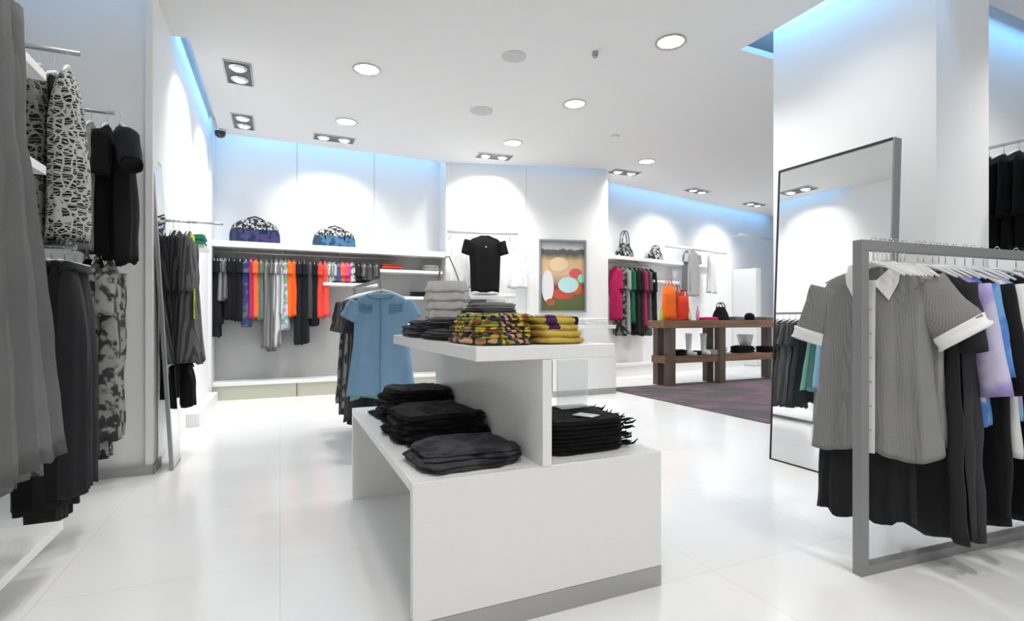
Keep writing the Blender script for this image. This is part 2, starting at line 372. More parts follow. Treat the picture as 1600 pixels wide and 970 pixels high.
# seams of the wall panels
for px in (464, 585):
    a = a_at(px, 8.6); struct(boxR('trim_1', M_seam, a-.006, a+.006, 8.612, 8.62, 2.24, 4.0))
struct(boxR('trim_2', M_lacq, -.90, -.865, 8.25, 8.62, 0, 3.98))
struct(boxR('trim_2', M_seam, -.865, -.855, 8.243, 8.25, 0, 3.72))
struct(boxR('trim_3', M_lacq, 2.49, 2.53, 8.27, 8.62, .25, 3.98))
d2 = (S2B-S2A).normalized(); A2 = math.atan2(d2.y, d2.x)
def s2(px):  # distance along wall section two for a pixel column
    k = (px-800)/F; return (k*S2A.y - S2A.x)/(d2.x-k*d2.y)
for px in (822,):
    t = s2(px); p = S2A+d2*t
    struct(link_mesh('trim_4', box(-.004, .004, -.006, 0, 0, 3.7), M_seam, loc=(p.x, p.y, 0), rotz=A2))
struct(link_mesh('baseboard_back', box(0, 2.76, -.02, 0, 0, .10), M_lacq, loc=(S2A.x, S2A.y, 0), rotz=A2))
# ---------------------------------------------------------------- fixtures in the ceiling
def downlight(px, py, power=None, r=.14, label='', group='round downlights'):
    p = ceil_pt(px, py) if px is not None else py
    t = thing('downlight', label, 'ceiling light', (p.x, p.y, H), 0, group)
    bm = bmesh.new(); lathe(bm, [(r, 0), (r, -.012), (r*.86, -.012), (r*.80, -.002)], 32); link_mesh('rim', bm, M_ring, t, smooth=False)
    bm = bmesh.new(); lathe(bm, [(r*.80, -.0025), (r*.80, -.005), (r*.2, -.006)], 24); link_mesh('lamp', bm, M_lamp, t)
    spot((p.x, p.y, H-.03), (p.x, p.y, 0), power or DOWN_W, 135, .9, .12)
for px, py, lb in ((573, 108, 'round white downlight left of centre, nearest above the blue dress'), (1048, 65, 'large bright round downlight nearest the right of the ceiling'),
                   (898, 162, 'round downlight in the middle of the ceiling'), (541, 190, 'small round downlight above the left twin spotlight bar'),
                   (802, 223, 'small round downlight just above the middle twin spotlight bar'), (1010, 252, 'smallest, farthest round downlight over the wooden table')):
    downlight(px, py, label=lb)
for a, b in ((.3, .6), (2.4, .3), (.8, -1.5), (2.9, -1.6)):  # extra downlights out of view, added to light the front of the shop
    downlight(None, W(a, b, H), label='added unseen round downlight over the shop entrance, lighting the front', power=110)
for a, b in ((7.8, 5.6), (9.8, 6.6)):  # lamps added out of sight behind the pillar to brighten the far right wall
    downlight(None, W(a, b, H), label='added hidden round downlight behind the pillar, brightening the far right wall', power=260)
def twin(px, py, ang, tgt, label, L=.56, power=None):
    p = ceil_pt(px, py) if px is not None else py
    t = thing('twin_spotlight', label, 'ceiling light', (p.x, p.y, H), ang, 'recessed twin spotlights')
    bm = bmesh.new()
    for a in ((-L/2, L/2, -.13, -.115), (-L/2, L/2, .115, .13), (-L/2, -L/2+.015, -.115, .115), (L/2-.015, L/2, -.115, .115)): bx(bm, *a, -.012, 0)
    link_mesh('frame', bm, M_ring, t)
    link_mesh('recess', box(-L/2+.015, L/2-.015, -.115, .115, -.004, -.001), plain('recess_grey', (.10, .10, .11), .5), t)
    for s in (-1, 1):
        bm = bmesh.new(); lathe(bm, [(.088, -.004), (.088, -.014), (.066, -.03), (.06, -.018)], 24, cx=s*L/4); h = link_mesh('lamp_head', bm, M_chrome, t, smooth=True)
        bm = bmesh.new(); lathe(bm, [(.058, -.019), (.058, -.024), (.02, -.027)], 20, cx=s*L/4); link_mesh('lamp', bm, M_lamp, h)
        q = Vector((p.x+math.cos(ang)*s*L/4, p.y+math.sin(ang)*s*L/4, H-.05))
        tg = Vector(tgt(q)); spot(q, tg, power or TWIN_W, 100, 1, .08)
toB = lambda q: (q.x-SA*1.0, q.y+CA*1.0, 1.9)
toL = lambda q: (q.x-CA*1.0, q.y-SA*1.0, 1.7)
toS3 = lambda q: (q.x-S3D.y*1.1, q.y+S3D.x*1.1, 1.9)
twin(373, 114, TH+PI/2, toL, 'nearer square twin spotlight by the left wall, above and left')
twin(380, 190, TH+PI/2, toL, 'farther square twin spotlight by the left wall, above the dome camera')
twin(522, 216, TH, toB, 'long twin spotlight bar above the two blue bags')
twin(772, 244, TH-.1, toB, 'twin spotlight bar above the black shirt on the back wall', power=135)
twin(976, 269, TH, toB, 'twin spotlight bar above the corner beside the bright wall')
twin(1090, 298, TH+.2, toS3, 'small twin spotlight bar between two others over the far right wall')
twin(1178, 319, TH+.2, toS3, 'smallest, farthest twin spotlight bar beside the right pillar')
twin(None, W(3.2, 2.6, H), TH+PI/2, lambda q: (q.x+CA, q.y+SA, 1.6), 'twin spotlight facing the tall mirror pillar', power=26)
twin(None, W(-.3, 3.4, H), TH+PI/2, toL, 'twin spotlight facing the left clothes rods', power=40)
twin(None, W(.1, 1.9, H), TH+PI/2, toL, 'twin spotlight facing the front of the left wall', power=40)
twin(None, W(5.6, .9, H), TH, toB, 'twin spotlight facing the alcove on the right')
def disc(name, label, cat, px, py, r, h, mat, group=None):
    p = ceil_pt(px, py); bm = bmesh.new(); lathe(bm, [(r, 0), (r, -h*.6), (r*.85, -h), (r*.3, -h)], 28)
    return tag(link_mesh(name, bm, mat, loc=p), label, cat, group)
disc('ceiling_speaker', 'pale round speaker grille flush in the ceiling, nearer of two', 'speaker', 803, 88, .12, .008, plain('grille', (.55, .55, .55), .7), 'ceiling speakers')
disc('ceiling_speaker', 'pale round speaker grille flush in the ceiling, farther of two', 'speaker', 752, 173, .14, .010, MC['grille'], 'ceiling speakers')
disc('sprinkler', 'tiny dark sprinkler head in the ceiling between downlights', 'sprinkler', 930, 81, .03, .05, M_steel)
disc('smoke_detector', 'small pale smoke detector at the far ceiling', 'smoke detector', 961, 212, .06, .03, M_ceil)
p = ceil_pt(344, 203); t = thing('security_camera', 'dark dome camera hanging from the ceiling at the left corner', 'camera', p)
bm = bmesh.new(); lathe(bm, [(.075, 0), (.075, -.02), (.07, -.025)], 24); link_mesh('mount', bm, M_ring, t)
bm = bmesh.new(); lathe(bm, [(.068, -.026), (.07, -.045), (.06, -.08), (.035, -.10), (.01, -.105)], 24); link_mesh('dome', bm, plain('smoked', (.02, .02, .025), .1), t, smooth=True)
# ---------------------------------------------------------------- central white display units
def display(label, o, wa, lb, loc_a, ta0, ta1, tl, with_kick=True):
    """o = front left corner in shop grid"""
    t = thing('display_unit', label, 'display table', W(*o), TH, 'white two level display tables')
    hb = .577; th = .04
    link_mesh('front_panel', box(0, wa, 0, th, .087, hb), M_lacq, t, bevel=.003)
    link_mesh('kick_plate', box(0, wa, .001, th, 0, .086), M_base, t)
    link_mesh('back_panel', box(0, wa, lb-th, lb, 0, hb-th-.001), M_lacq, t, bevel=.002)
    link_mesh('lower_top', box(0, wa, th+.0005, lb, hb-th, hb), M_lacq, t, bevel=.003)
    link_mesh('divider', box(loc_a-.02, loc_a+.02, -.004, tl, hb+.0005, .99), M_lacq, t, bevel=.002)
    link_mesh('upper_top', box(ta0, ta1, -.006, tl, .991, 1.046), M_lacq, t, bevel=.004)
    return t
display('large white two level display table in the centre foreground', (.42, 1.79), 1.08, 1.67, .524, .23, .835, 1.51)
display('white two level display table far behind, before the bright back wall', (3.63, 6.66), 1.08, 1.0, .52, .2, 1.075, .95)
ZL, ZU = .578, 1.047
BLK = fab((15, 15, 16)); BLK2 = fab((25, 25, 27)); CHR = fab((54, 54, 57)); DKG = fab((80, 80, 82)); GRY = fab((128, 128, 128)); LGR = fab((168, 168, 168)); WHT = fab((232, 232, 232))
DENIM = fab((66, 66, 70), 'mottle', (44, 44, 48), 14)
# lower left: three piles
L = 'dark charcoal folded jeans on the lower deck, front left of the divider'
folded(L+', bottom piece', W(.685, 2.01, ZL), TH+.05, .42, .34, .032, DENIM, 2, 1, 'charcoal jeans pile', name='folded_jeans', jit=.03)
folded(L+', top piece', W(.69, 2.015, ZL+.035), TH-.06, .40, .31, .032, DENIM, 2, 2, 'charcoal jeans pile', name='folded_jeans', slump=.35, jit=.03)
for i, (w_, l_) in enumerate(((.44, .46), (.43, .44), (.40, .42))):
    folded('black folded knit in the middle pile of the lower deck, '+('bottom', 'middle', 'top')[i]+' piece', W(.70+.004*i, 2.51, ZL+.043*i), TH+.07*(-1)**i, w_, l_, .041, BLK, 2, 5+i, 'middle black pile', slump=.3 if i == 2 else 0, jit=.034)
for i in range(4):
    folded('black folded garment in the rear pile behind the others, '+('bottom', 'second lowest', 'second highest', 'top')[i]+' piece', W(.70+.01*i, 3.06, ZL+.041*i), TH+.09*(-1)**i, .40-.015*i, .40-.01*i, .039, BLK, 2, 11+i, 'rear black pile', jit=.038)
# right of divider: black stack with ragged fringe
for i in range(4):
    o = folded('black fringed scarf on the lower deck right of the divider, '+('bottom', 'second lowest', 'second highest', 'top')[i]+' piece', W(1.205, 2.08, ZL+.034*i), TH+.03*(-1)**i, .40, .40, .032, BLK, 2, 21+i, 'black fringed pile', name='folded_scarf', cat='scarf')
    bm = bmesh.new(); random.seed(40+i)
    for k in range(22):
        y = -.18+.36*k/21; zz = .016+random.uniform(-.008, .008); l = random.uniform(.02, .055)
        tube(bm, [(.185, y, zz), (.20+l*.5, y+random.uniform(-.01, .01), zz+.004), (.20+l, y+random.uniform(-.015, .015), zz+random.uniform(-.006, .02))], [.006, .005, .002], 5)
    link_mesh('fringe', bm, BLK, o)
t = thing('price_tag', 'white card tag lying on the black fringed scarves', 'tag', W(1.24, 1.98, ZL+.142), TH+.5); bm = box(-.035, .035, -.05, .05, 0, .002); link_mesh('card', bm, WHT, t)
bm = bmesh.new(); tube(bm, [(0, .045, .003), (.01, .07, .006), (0, .09, .002)], .001, 5); link_mesh('string', bm, BLK, t)
gl = plain('acrylic', (.9, .92, .92), .05); gl.node_tree.nodes['Principled BSDF'].inputs['Transmission Weight'].default_value = .85
t = thing('sign_holder', 'clear acrylic sign holder standing on black scarves', 'sign holder', W(1.30, 2.20, ZL+.141), TH)
link_mesh('panel', box(-.085, .085, -.002, .002, .003, .23), gl, t, bevel=.002); link_mesh('foot', box(-.085, .085, -.04, .05, 0, .003), gl, t)
# upper top: striped knits
COLS = [(196, 148, 108), (40, 62, 34), (206, 178, 66), (120, 70, 44), (150, 172, 60), (58, 30, 74), (214, 170, 130), (34, 34, 40)]
for i in range(5):
    cs = COLS[i:]+COLS[:i]
    folded('multicoloured striped knit in the left stack on upper deck, '+('bottom', 'second lowest', 'middle', 'second highest', 'top')[i]+' piece', W(.795+.006*(i % 2)+.012*(i == 4), 2.02, ZU+.0235*i), TH+.05*(-1)**i, .27-.012*i, .40, .023, bands(cs, 5.0, 'knit%d' % i, 'X', 1.2), 1 if i < 2 else 2, 31+i, 'striped knits stack', name='folded_knit', jit=.02)
YC = [(206, 178, 84), (196, 164, 74), (212, 184, 90), (190, 156, 72), (208, 178, 82), (72, 32, 84)]
for i in range(4):
    folded('mustard yellow knit with a purple band on the upper deck, '+('bottom', 'second lowest', 'second highest', 'top')[i]+' piece', W(1.03+.004*(3-i), 2.0, ZU+.027*i), TH+.03*(-1)**i, .235-.02*i, .37, .0265, bands(YC if i > 1 else YC[:5], 3.3, 'yknit%d' % (i > 1), 'X', .12), 1, 41+i, 'yellow knits stack', name='folded_knit', jit=.015)
for i in range(4):
    folded('dark grey folded trousers in the middle of the upper deck, '+('bottom', 'second lowest', 'second highest', 'top')[i]+' piece', W(.79, 2.45+.01*i, ZU+.026*i), TH+.08*(-1)**i, .27-.01*i, .36, .025, (CHR, DKG, BLK2, DKG)[i], 2, 51+i, 'grey trousers stack', jit=.02)
for i in range(3):
    folded('charcoal folded jeans at the far left end of the upper deck, '+('bottom', 'middle', 'top')[i]+' piece', W(.75+.01*i, 2.95-.01*i, ZU+.028*i), TH-.07*(-1)**i, .19-.015*i, .52-.04*i, .027, (DENIM, CHR, DENIM)[i], 2, 61+i, 'charcoal jeans stack', name='folded_jeans', jit=.02)
for i in range(6):
    folded('grey folded shirt in the tall stack right of the white bag, '+('bottom', 'second lowest', 'third lowest', 'third highest', 'second highest', 'top')[i]+' piece', W(1.12+.008*(i % 2), 2.86, ZU+.031*i), TH+.1*(-1)**i, .25, .42-.02*i, .030, (CHR, DKG, GRY, CHR, DKG, GRY)[i], 2, 71+i, 'grey shirts stack', jit=.02)
# white ruffled bag
t = thing('tote_bag', 'white ruffled tote bag with tall thin handles on the upper deck', 'bag', W(.955, 3.14, ZU), TH-.35)
def ruffle(i, z0, z1, w_):
    bm = bmesh.new(); n = 60; rings = []
    for z, e in ((z0, .010), (z0+.012, .012), ((z0+z1)/2, .005), (z1, 0)):
        ring = []
        for k in range(n):
            th = 2*PI*k/n; c, s = math.cos(th), math.sin(th); rr = e+.007*math.sin(11*th+i)*(e/.012)
            ring.append(bm.verts.new(((w_/2+rr)*math.copysign(abs(c)**.6, c), (.045+rr)*math.copysign(abs(s)**.6, s), z+.004*math.sin(7*th+i))))
        rings.append(ring)
    for A, B in zip(rings, rings[1:]):
        for k in range(n): bm.faces.new((A[k], A[(k+1) % n], B[(k+1) % n], B[k]))
    bm.faces.new(rings[0][::-1]); bm.faces.new(rings[-1]); return bm
OFF = fab((206, 205, 203))
for i in range(6): link_mesh('ruffle', ruffle(i, max(0.001, .055*i-.008), .055*(i+1), .25+.01*math.sin(i*2)), OFF, t, smooth=True)
for s in (-1, 1):
    bm = bmesh.new(); tube(bm, [(-.07, s*.03, .31), (-.045, s*.02, .40), (-.015, s*.01, .48), (.01, s*.01, .49), (.045, s*.02, .41), (.08, s*.03, .31)], .005, 8); link_mesh('handle', bm, LGR, t, smooth=True)
# rear unit clothes
folded('black folded garment on top of the far white table', W(3.95, 6.95, ZU), TH, .42, .34, .12, BLK, 4, 81)
for i in range(3): folded('white folded shirt stacked at the right end of the far white table, '+('bottom', 'middle', 'top')[i]+' piece', W(4.45, 6.90, ZU+.034*i), TH+.04*(-1)**i, .40, .3, .033, WHT, 2, 84+i, 'white shirts on the far table')
folded('black folded stack on the lower deck of the far white table', W(3.86, 6.88, ZL), TH, .36, .34, .08, BLK, 3, 88)
# ---------------------------------------------------------------- wall section one: shelf, rail, plinth
SB = 8.27
t = thing('wall_shelf', 'long white wall shelf carrying two blue bags, garment rail beneath', 'shelf', W(-.86, SB, 2.15), TH)
link_mesh('shelf_board', box(0, 3.34, 0, .345, .0, .085), M_lacq, t, bevel=.003)
bm = bmesh.new(); tube(bm, [(0.02, .16, -.06), (2.55, .16, -.06)], .014, 10); link_mesh('rail', bm, M_steel, t, smooth=True)
bm = bmesh.new()
for x in (.1, .9, 1.7, 2.5): tube(bm, [(x, .16, -.06), (x, .16, .0)], .008, 8)
link_mesh('rail_bracket', bm, M_steel, t)
t = thing('wall_plinth', 'low olive plinth with white ledge along the back wall', 'plinth', W(-.86, SB, 0), TH)
link_mesh('face', box(0, 3.35, 0.02, .35, 0, .20), M_olive, t); link_mesh('ledge', box(0, 3.35, 0, .35, .2, .25), M_lacq, t, bevel=.003)
bm = bmesh.new()
for px in (464, 590): a = a_at(px, 8.28)+.86; bx(bm, a-.004, a+.004, .012, .02, 0, .2)
link_mesh('joint', bm, M_dark, t)
a590 = a_at(592, SB)
for i, (px0, px1, py, lb) in enumerate(((594, 692, 422, 'upper white side shelf right of the colourful garments, holding folded knits'), (594, 692, 463, 'lower white side shelf behind the white bag'), (505, 590, 442, 'short white shelf under the short garments at the rail end'), (594, 692, 505, 'lowest white side shelf near the blue dress hanger'))):
    a0, a1 = a_at(px0, SB), min(2.485, a_at(px1, SB)); z = z_at(py, Yof((a0+a1)/2, SB))
    tag(link_mesh('side_shelf', box(0, a1-a0, 0, .345, -.045, 0), M_lacq, loc=W(a0, SB, z), rotz=TH, bevel=.002), lb, 'shelf', 'side shelves of the back wall')
zz = z_at(422, Yof(a_at(612, SB), SB))
for i, c in enumerate(((120, 30, 70), (200, 90, 30), (150, 50, 40))):
    folded(('magenta', 'orange', 'dark red')[i]+' folded knit on the upper side shelf', W(a_at(612, SB)+.02, SB+.17, zz+.001+.032*i), TH, .34, .28, .03, fab(c), 1, 90+i)
for py, px, c in ((463, 664, (30, 30, 30)), (422, 682, (150, 150, 150))):
    zz = z_at(py, Yof(a_at(px, SB), SB)); folded(('dark' if c[0] < 50 else 'pale grey')+' folded top at the right end of a side shelf', W(a_at(px, SB)-.06, SB+.17, zz+.001), TH, .26, .26, .07, fab(c), 3, 95+px)
# duffle bags
def duffle(label, loc, rotz, w_, h_, c1, c2, seed):
    t = thing('duffle_bag', label, 'bag', loc, rotz, 'blue bags on the long shelf'); n = 20
    def shell(sc, z0, f0, f1, d):
        bm = bmesh.new(); rows = []; m = 14
        for j in range(m+1):
            y = -d+2*d*j/m; e = (1-abs(y/d)**3)**.34 if abs(y) < d else .55
            row = []
            for i in range(n+1):
                th = PI*(f0+(f1-f0)*i/n); r = 1+.02*noise.noise(Vector((i*.6, j*.6, seed)))
                row.append(bm.verts.new((-math.cos(th)*w_/2*sc*(.93+.07*e)*r, y, z0+(h_*sc*(abs(math.sin(th))**.62)*(.80+.2*e))*r)))
            rows.append(row)
        for A, B in zip(rows, rows[1:]):
            for i in range(n): bm.faces.new((A[i], A[i+1], B[i+1], B[i]))
        if f0 == 0: bm.faces.new(rows[0]); bm.faces.new(rows[-1][::-1]); 
        if f0 > 0: bm.faces.new(rows[0]); bm.faces.new(rows[-1][::-1])
        if f0 == 0: bm.faces.new([r[0] for r in rows][::-1]+[r[-1] for r in rows])
        return bm
    link_mesh('body', shell(1, .001, 0, 1, .14), fab(c1, 'mottle', c2, 11), t, smooth=False)
    link_mesh('top_panel', shell(1.02, .003, .13, .87, .143), fab((40, 40, 42), 'mottle', (175, 175, 175), 30), t, smooth=True)
    for s in (-1, 1):
        bm = bmesh.new(); tube(bm, [(-w_*.22, s*.145, h_*.35), (-w_*.24, s*.15, h_*.7), (-w_*.14, s*.12, h_*.98), (0, s*.08, h_*1.09), (w_*.14, s*.12, h_*.98), (w_*.24, s*.15, h_*.7), (w_*.22, s*.145, h_*.35)], .010, 8)
        link_mesh('handle', bm, fab((38, 38, 40)), t, smooth=True)
    link_mesh('end_patch', shell(1.012, .002, .0, .13, .141) if False else box(-w_*.44, -w_*.36, -.1405, .1405, .01, h_*.5), fab((60, 62, 70)), t)
    return t
ab = a_at(399, SB+.16); duffle('larger slouchy blue and violet duffle bag with patterned top, left on the shelf', W(ab, SB+.16, 2.236), TH, .66, .34, (28, 54, 84), (74, 66, 108), 1)
ab = a_at(522, SB+.16); duffle('smaller blue duffle bag with a dark patterned top, right on the shelf', W(ab, SB+.16, 2.236), TH, .62, .29, (34, 70, 104), (74, 110, 140), 2)
# rail garments: px centre, py bottom, colour, kind, colour2, label
RB = SB+.16; RZ = 2.09
RG = [(330, 505, (22, 22, 24), 0, 0, 'black long top, first at the left end'), (336, 527, (20, 20, 22), 0, 0, 'black long dress, second from the left end'),
      (341, 505, (24, 24, 26), 0, 0, 'black long dress beside the grey striped tops'), (346, 470, (92, 92, 92), 'stripe', (135, 135, 135), 'grey striped top with dark stripes, left of the pair'),
      (352, 468, (110, 110, 110), 'stripe', (76, 76, 76), 'grey striped top with pale stripes, right of the pair'), (359, 498, (22, 22, 24), 0, 0, 'black top right after the grey striped pair'),
      (367, 500, (18, 18, 20), 0, 0, 'black top in the middle of three blacks'), (376, 502, (24, 24, 24), 0, 0, 'black top before the blue print'), (385, 510, (92, 96, 112), 'mottle', (50, 60, 110), 'grey blue print blouse beside the first orange top'),
      (393, 498, (160, 40, 90), 0, 0, 'magenta top beside the first orange top'), (400, 497, (222, 98, 40), 0, 0, 'first bright orange top from the left'),
      (408, 500, (104, 118, 124), 'stripe', (84, 110, 70), 'slate and green top right of the first orange top'), (416, 545, (100, 100, 100), 'stripe', (128, 128, 128), 'long grey dress, first in the middle of the rail'),
      (424, 548, (112, 112, 112), 'stripe', (84, 84, 84), 'longest grey dress in the middle of the rail'), (432, 540, (205, 205, 205), 'stripe', (120, 120, 120), 'long white and grey striped dress'),
      (440, 492, (196, 196, 200), 'stripe', (120, 130, 140), 'white striped blouse with grey lines'), (446, 515, (190, 185, 215), 'mottle', (120, 160, 130), 'lavender and green print blouse'),
      (452, 495, (228, 100, 34), 0, 0, 'orange top with pink edge, left of the orange pair'), (459, 494, (222, 84, 30), 0, 0, 'deep orange top, right of the orange pair'),
      (467, 538, (26, 30, 36), 0, 0, 'black blue long dress right of the orange pair'), (475, 536, (22, 24, 28), 0, 0, 'black long dress, middle of the right dark run'),
      (484, 500, (60, 62, 66), 0, 0, 'dark grey top between two blacks'), (491, 508, (22, 22, 22), 0, 0, 'black top just left of the red tops'),
      (500, 497, (204, 66, 58), 0, 0, 'bright red top, left of the red pair'), (508, 494, (212, 76, 66), 0, 0, 'coral red top, right of the red pair'),
      (515, 440, (200, 200, 200), 'stripe', (110, 110, 110), 'short white striped top after the reds'), (521, 440, (80, 130, 110), 'stripe', (190, 190, 190), 'short green and white top'),
      (528, 440, (70, 76, 120), 0, 0, 'short blue top before the pink'), (535, 440, (206, 96, 70), 0, 0, 'short salmon orange top'), (542, 440, (206, 70, 120), 0, 0, 'short pink top near the shelf end'),
      (550, 440, (60, 66, 62), 'mottle', (190, 190, 190), 'short black print top'), (559, 438, (34, 34, 36), 0, 0, 'short black top near the rail end'),
      (568, 438, (110, 110, 110), 'stripe', (70, 70, 70), 'short grey striped top near the rail end'), (577, 438, (70, 70, 74), 0, 0, 'short dark grey top, second from the right rail end'), (587, 438, (96, 96, 98), 'stripe', (66, 66, 66), 'short grey top, last at the right rail end')]
for i, (px, py, c, kd, c2, lb) in enumerate(RG):
    a = a_at(px, RB); Y = Yof(a, RB-.15); z0 = RZ-.075; L = z0-z_at(py, Y)
    if px > 510: L = min(L, .42)
    th = .11
    garment('dress' if L > 1.1 else 'top', lb+' on the back wall rail', 'dress' if L > 1.1 else 'top', W(a, RB, z0), TH+PI/2+random.uniform(-.06, .06), L, fab(c, kd or 'plain', c2 or (230, 230, 230), 12),
            wide=.30, thick=th, hemw=.30+.04*(L > 1), sl=(.16 if i % 3 else None), slang=.10, amp=.009, nf=3, seed=i*1.3+2, group='garments on the long rail', tprof=[(0, .25), (.05, .6), (.15, .9), (.5, .95), (1, 1.15)], r0=.05)
    hanger('clothes_hanger', 'thin metal hanger on the long rail under the white shelf', W(a, RB, RZ+.002), TH+PI/2, 'hangers on the long rail', wide=.26, drop=.07, mat=M_steel)
# ---------------------------------------------------------------- left: leaning mirror edge, clothes on the left wall further back
t = thing('leaning_mirror', 'tall narrow framed mirror seen edge on, leaning at the left pillar', 'mirror', W(-.735, 4.80, .0), TH)
t.rotation_euler = (0, math.radians(-3.2), TH)
link_mesh('frame', box(-.026, .0, -.16, .16, 0, 2.38), M_steel, t, bevel=.002); link_mesh('glass', box(.0, .002, -.14, .14, .02, 2.36), M_mirror, t)
t = thing('wall_rod', 'short chrome wall rod behind the left leaning mirror', 'rod', W(-.9, 5.25, 1.98), TH)
bm = bmesh.new(); tube(bm, [(0, 0, 0), (.44, 0, 0)], .011, 8); link_mesh('bar', bm, M_chrome, t, smooth=True); link_mesh('bracket', box(0, .01, -.03, .03, -.03, .03), M_steel, t)
for i, (px, py0, py1, c, kd, c2, lb, w_) in enumerate(((271, 350, 620, (26, 26, 28), 0, 0, 'black long dress behind the left leaning mirror, nearest the wall', .34), (279, 345, 560, (64, 64, 66), 'stripe', (40, 40, 42), 'charcoal coat on the short rod beside the left mirror', .40),
                                     (295, 345, 568, (98, 98, 98), 'stripe', (66, 66, 68), 'grey flared coat with lime trim at the rod end, left wall', .42))):
    a = a_at(px, 5.25); Y = Yof(a, 5.1); z0 = 1.98-.085; L = z0-z_at(py1, Y)
    g = garment('coat', lb, 'coat', W(a, 5.25, z0), TH+PI/2, L, fab(c, kd or 'plain', c2 or (1, 1, 1), 20), wide=w_, thick=.11, hemw=w_*1.15, sl=.45, slang=.08, amp=.02, nf=4, seed=i+50, tprof=[(0, .3), (.1, .7), (.5, 1), (1, 1.9)], r0=.06)
    hanger('clothes_hanger', 'chrome hanger on the short rod behind the left mirror', W(a, 5.25, 1.98), TH+PI/2, 'hangers behind the left mirror', wide=.3, drop=.07)
    if i == 2: link_mesh('lime_trim', box(-.20, -.16, -.067, -.060, -.75, -.5), fab((176, 190, 40)), g); link_mesh('lime_collar', drape([(0, .05), (1, .09)], .07, .09, .004, 2, 1, rows=4), fab((200, 205, 90)), g, smooth=True)
a = a_at(294, 5.25); trousers('black trousers hanging under the grey flared coat at the left wall', W(a+.0, 5.25, .76), TH+PI/2, .36, BLK, wide=.28, thick=.08, seed=4)
t = thing('wall_rod', 'short chrome rod near knee height holding black trousers, left wall', 'rod', W(-.9, 5.25, .78), TH)
bm = bmesh.new(); tube(bm, [(0, 0, 0), (a+.95, 0, 0)], .010, 8); link_mesh('bar', bm, M_chrome, t, smooth=True)
t = thing('wall_plinth', 'low white plinth along the left wall behind the mirror', 'plinth', W(-.9, 5.6, 0), TH); link_mesh('ledge', box(0, .12, .8, 2.6, .0, .14), M_lacq, t, bevel=.004)
folded('teal green knit on the ledge shelf beyond the left mirror', W(-.76, 5.78, 1.832), TH, .22, .3, .10, fab((50, 130, 105)), 2, 99)
tag(link_mesh('side_shelf', box(0, .26, -.22, .22, -.03, 0), M_lacq, loc=W(-.9, 5.78, 1.83), rotz=TH), 'small white shelf with a teal knit, left wall', 'shelf')
# ---------------------------------------------------------------- left merchandise wall
for i, (z, lb) in enumerate(((2.30, 'topmost'), (1.86, 'second'), (1.03, 'third'))):
    tag(link_mesh('wall_shelf', box(-.62, 0, -.46, 0, -.04, 0), M_lacq, loc=W(-1.0, 3.12, z), rotz=TH, bevel=.002), lb+' white shelf from the top at the near left wall', 'shelf', 'near left shelves')
tag(link_mesh('bench_shelf', box(-.72, 0, -3, 0, -.04, 0), M_lacq, loc=W(-.90, 3.0, .23), rotz=TH, bevel=.002), 'low white bench shelf just above the floor at bottom left', 'shelf')
def rod(label, b, z, a1, M=M_steel, r=.013):
    t = thing('wall_rod', label, 'rod', W(-1.62, b, z), TH, 'rods on the near left wall')
    bm = bmesh.new(); tube(bm, [(0, 0, 0), (a1+1.62, 0, 0)], r, 12); link_mesh('bar', bm, M, t, smooth=True)
    bm = bmesh.new(); lathe(bm, [(.03, -.005), (.03, .005)], 16)
    bmesh.ops.rotate(bm, cent=(0, 0, 0), matrix=Matrix.Rotation(PI/2, 3, 'Y'), verts=bm.verts); bmesh.ops.translate(bm, vec=(.006, 0, 0), verts=bm.verts); link_mesh('flange', bm, M, t)
rod('nearest high steel rod at the left wall holding patterned dresses', 3.41, 2.53, -.955)
rod('high steel rod by the left pillar holding black tops', 4.30, 2.53, -1.02)
rod('lower steel rod holding the long black trousers', 3.41, 1.52, -.97)
rod('lower steel rod by the left pillar with the silver print dress', 4.30, 1.62, -1.0)
rod('steel rod holding the grey coats closest to the camera', 2.35, 2.42, -.78)
FLO = fab((30, 30, 32), 'floral', (185, 185, 182), 27); FLD = fab((22, 22, 24), 'floral', (120, 120, 118), 20)
def hang(fn, px, b, rz, top_dx, py1, **k):
    a = a_at(px, b); z0 = rz-k.pop('drop', .10); Y = Yof(a, b-.1); L = z0-z_at(py1, Y)
    return a, z0, L
def lg(name, lb, cat, px, b, rz, py1, mat, wide=.4, thick=.12, hemw=None, sl=None, rot=0, seed=0, drop=.10, r0=.07, amp=.014, nf=4, hl='chrome hanger on a high rod of the near left wall', slang=.15):
    a = a_at(px, b); z0 = rz-drop; L = z0-z_at(py1, Yof(a, b-.1))
    g = garment(name, lb, cat, W(a, b, z0), TH+PI/2+rot, L, mat, wide=wide, thick=thick, hemw=hemw, sl=sl, seed=seed, r0=r0, amp=amp, nf=nf, slang=slang)
    hanger('clothes_hanger', hl, W(a, b, rz), TH+PI/2+rot, hl, wide=wide*.8, drop=drop-.03)
    return g
lg('dress', 'white on black ring print dress at the tip of the near high rod', 'dress', 106, 3.41, 2.53, 372, FLO, wide=.26, thick=.12, hemw=.34, seed=1, rot=.08)
lg('dress', 'dark floral dress left of the ring print dress', 'dress', 62, 3.45, 2.53, 376, FLD, wide=.32, thick=.13, hemw=.34, seed=2, rot=.0)
lg('dress', 'second dark floral dress, deepest on the near high rod', 'dress', 36, 3.50, 2.53, 376, FLD, wide=.32, thick=.13, hemw=.34, seed=3, rot=.0)
lg('vest', 'plain black vest squeezed between the two print dresses', 'vest', 86, 3.52, 2.53, 350, BLK, wide=.28, thick=.06, seed=4, rot=-.2)
lg('top', 'grey long top on the high rod by the left pillar', 'top', 143, 4.30, 2.53, 392, GRY, wide=.32, thick=.11, hemw=.34, sl=.3, seed=5)
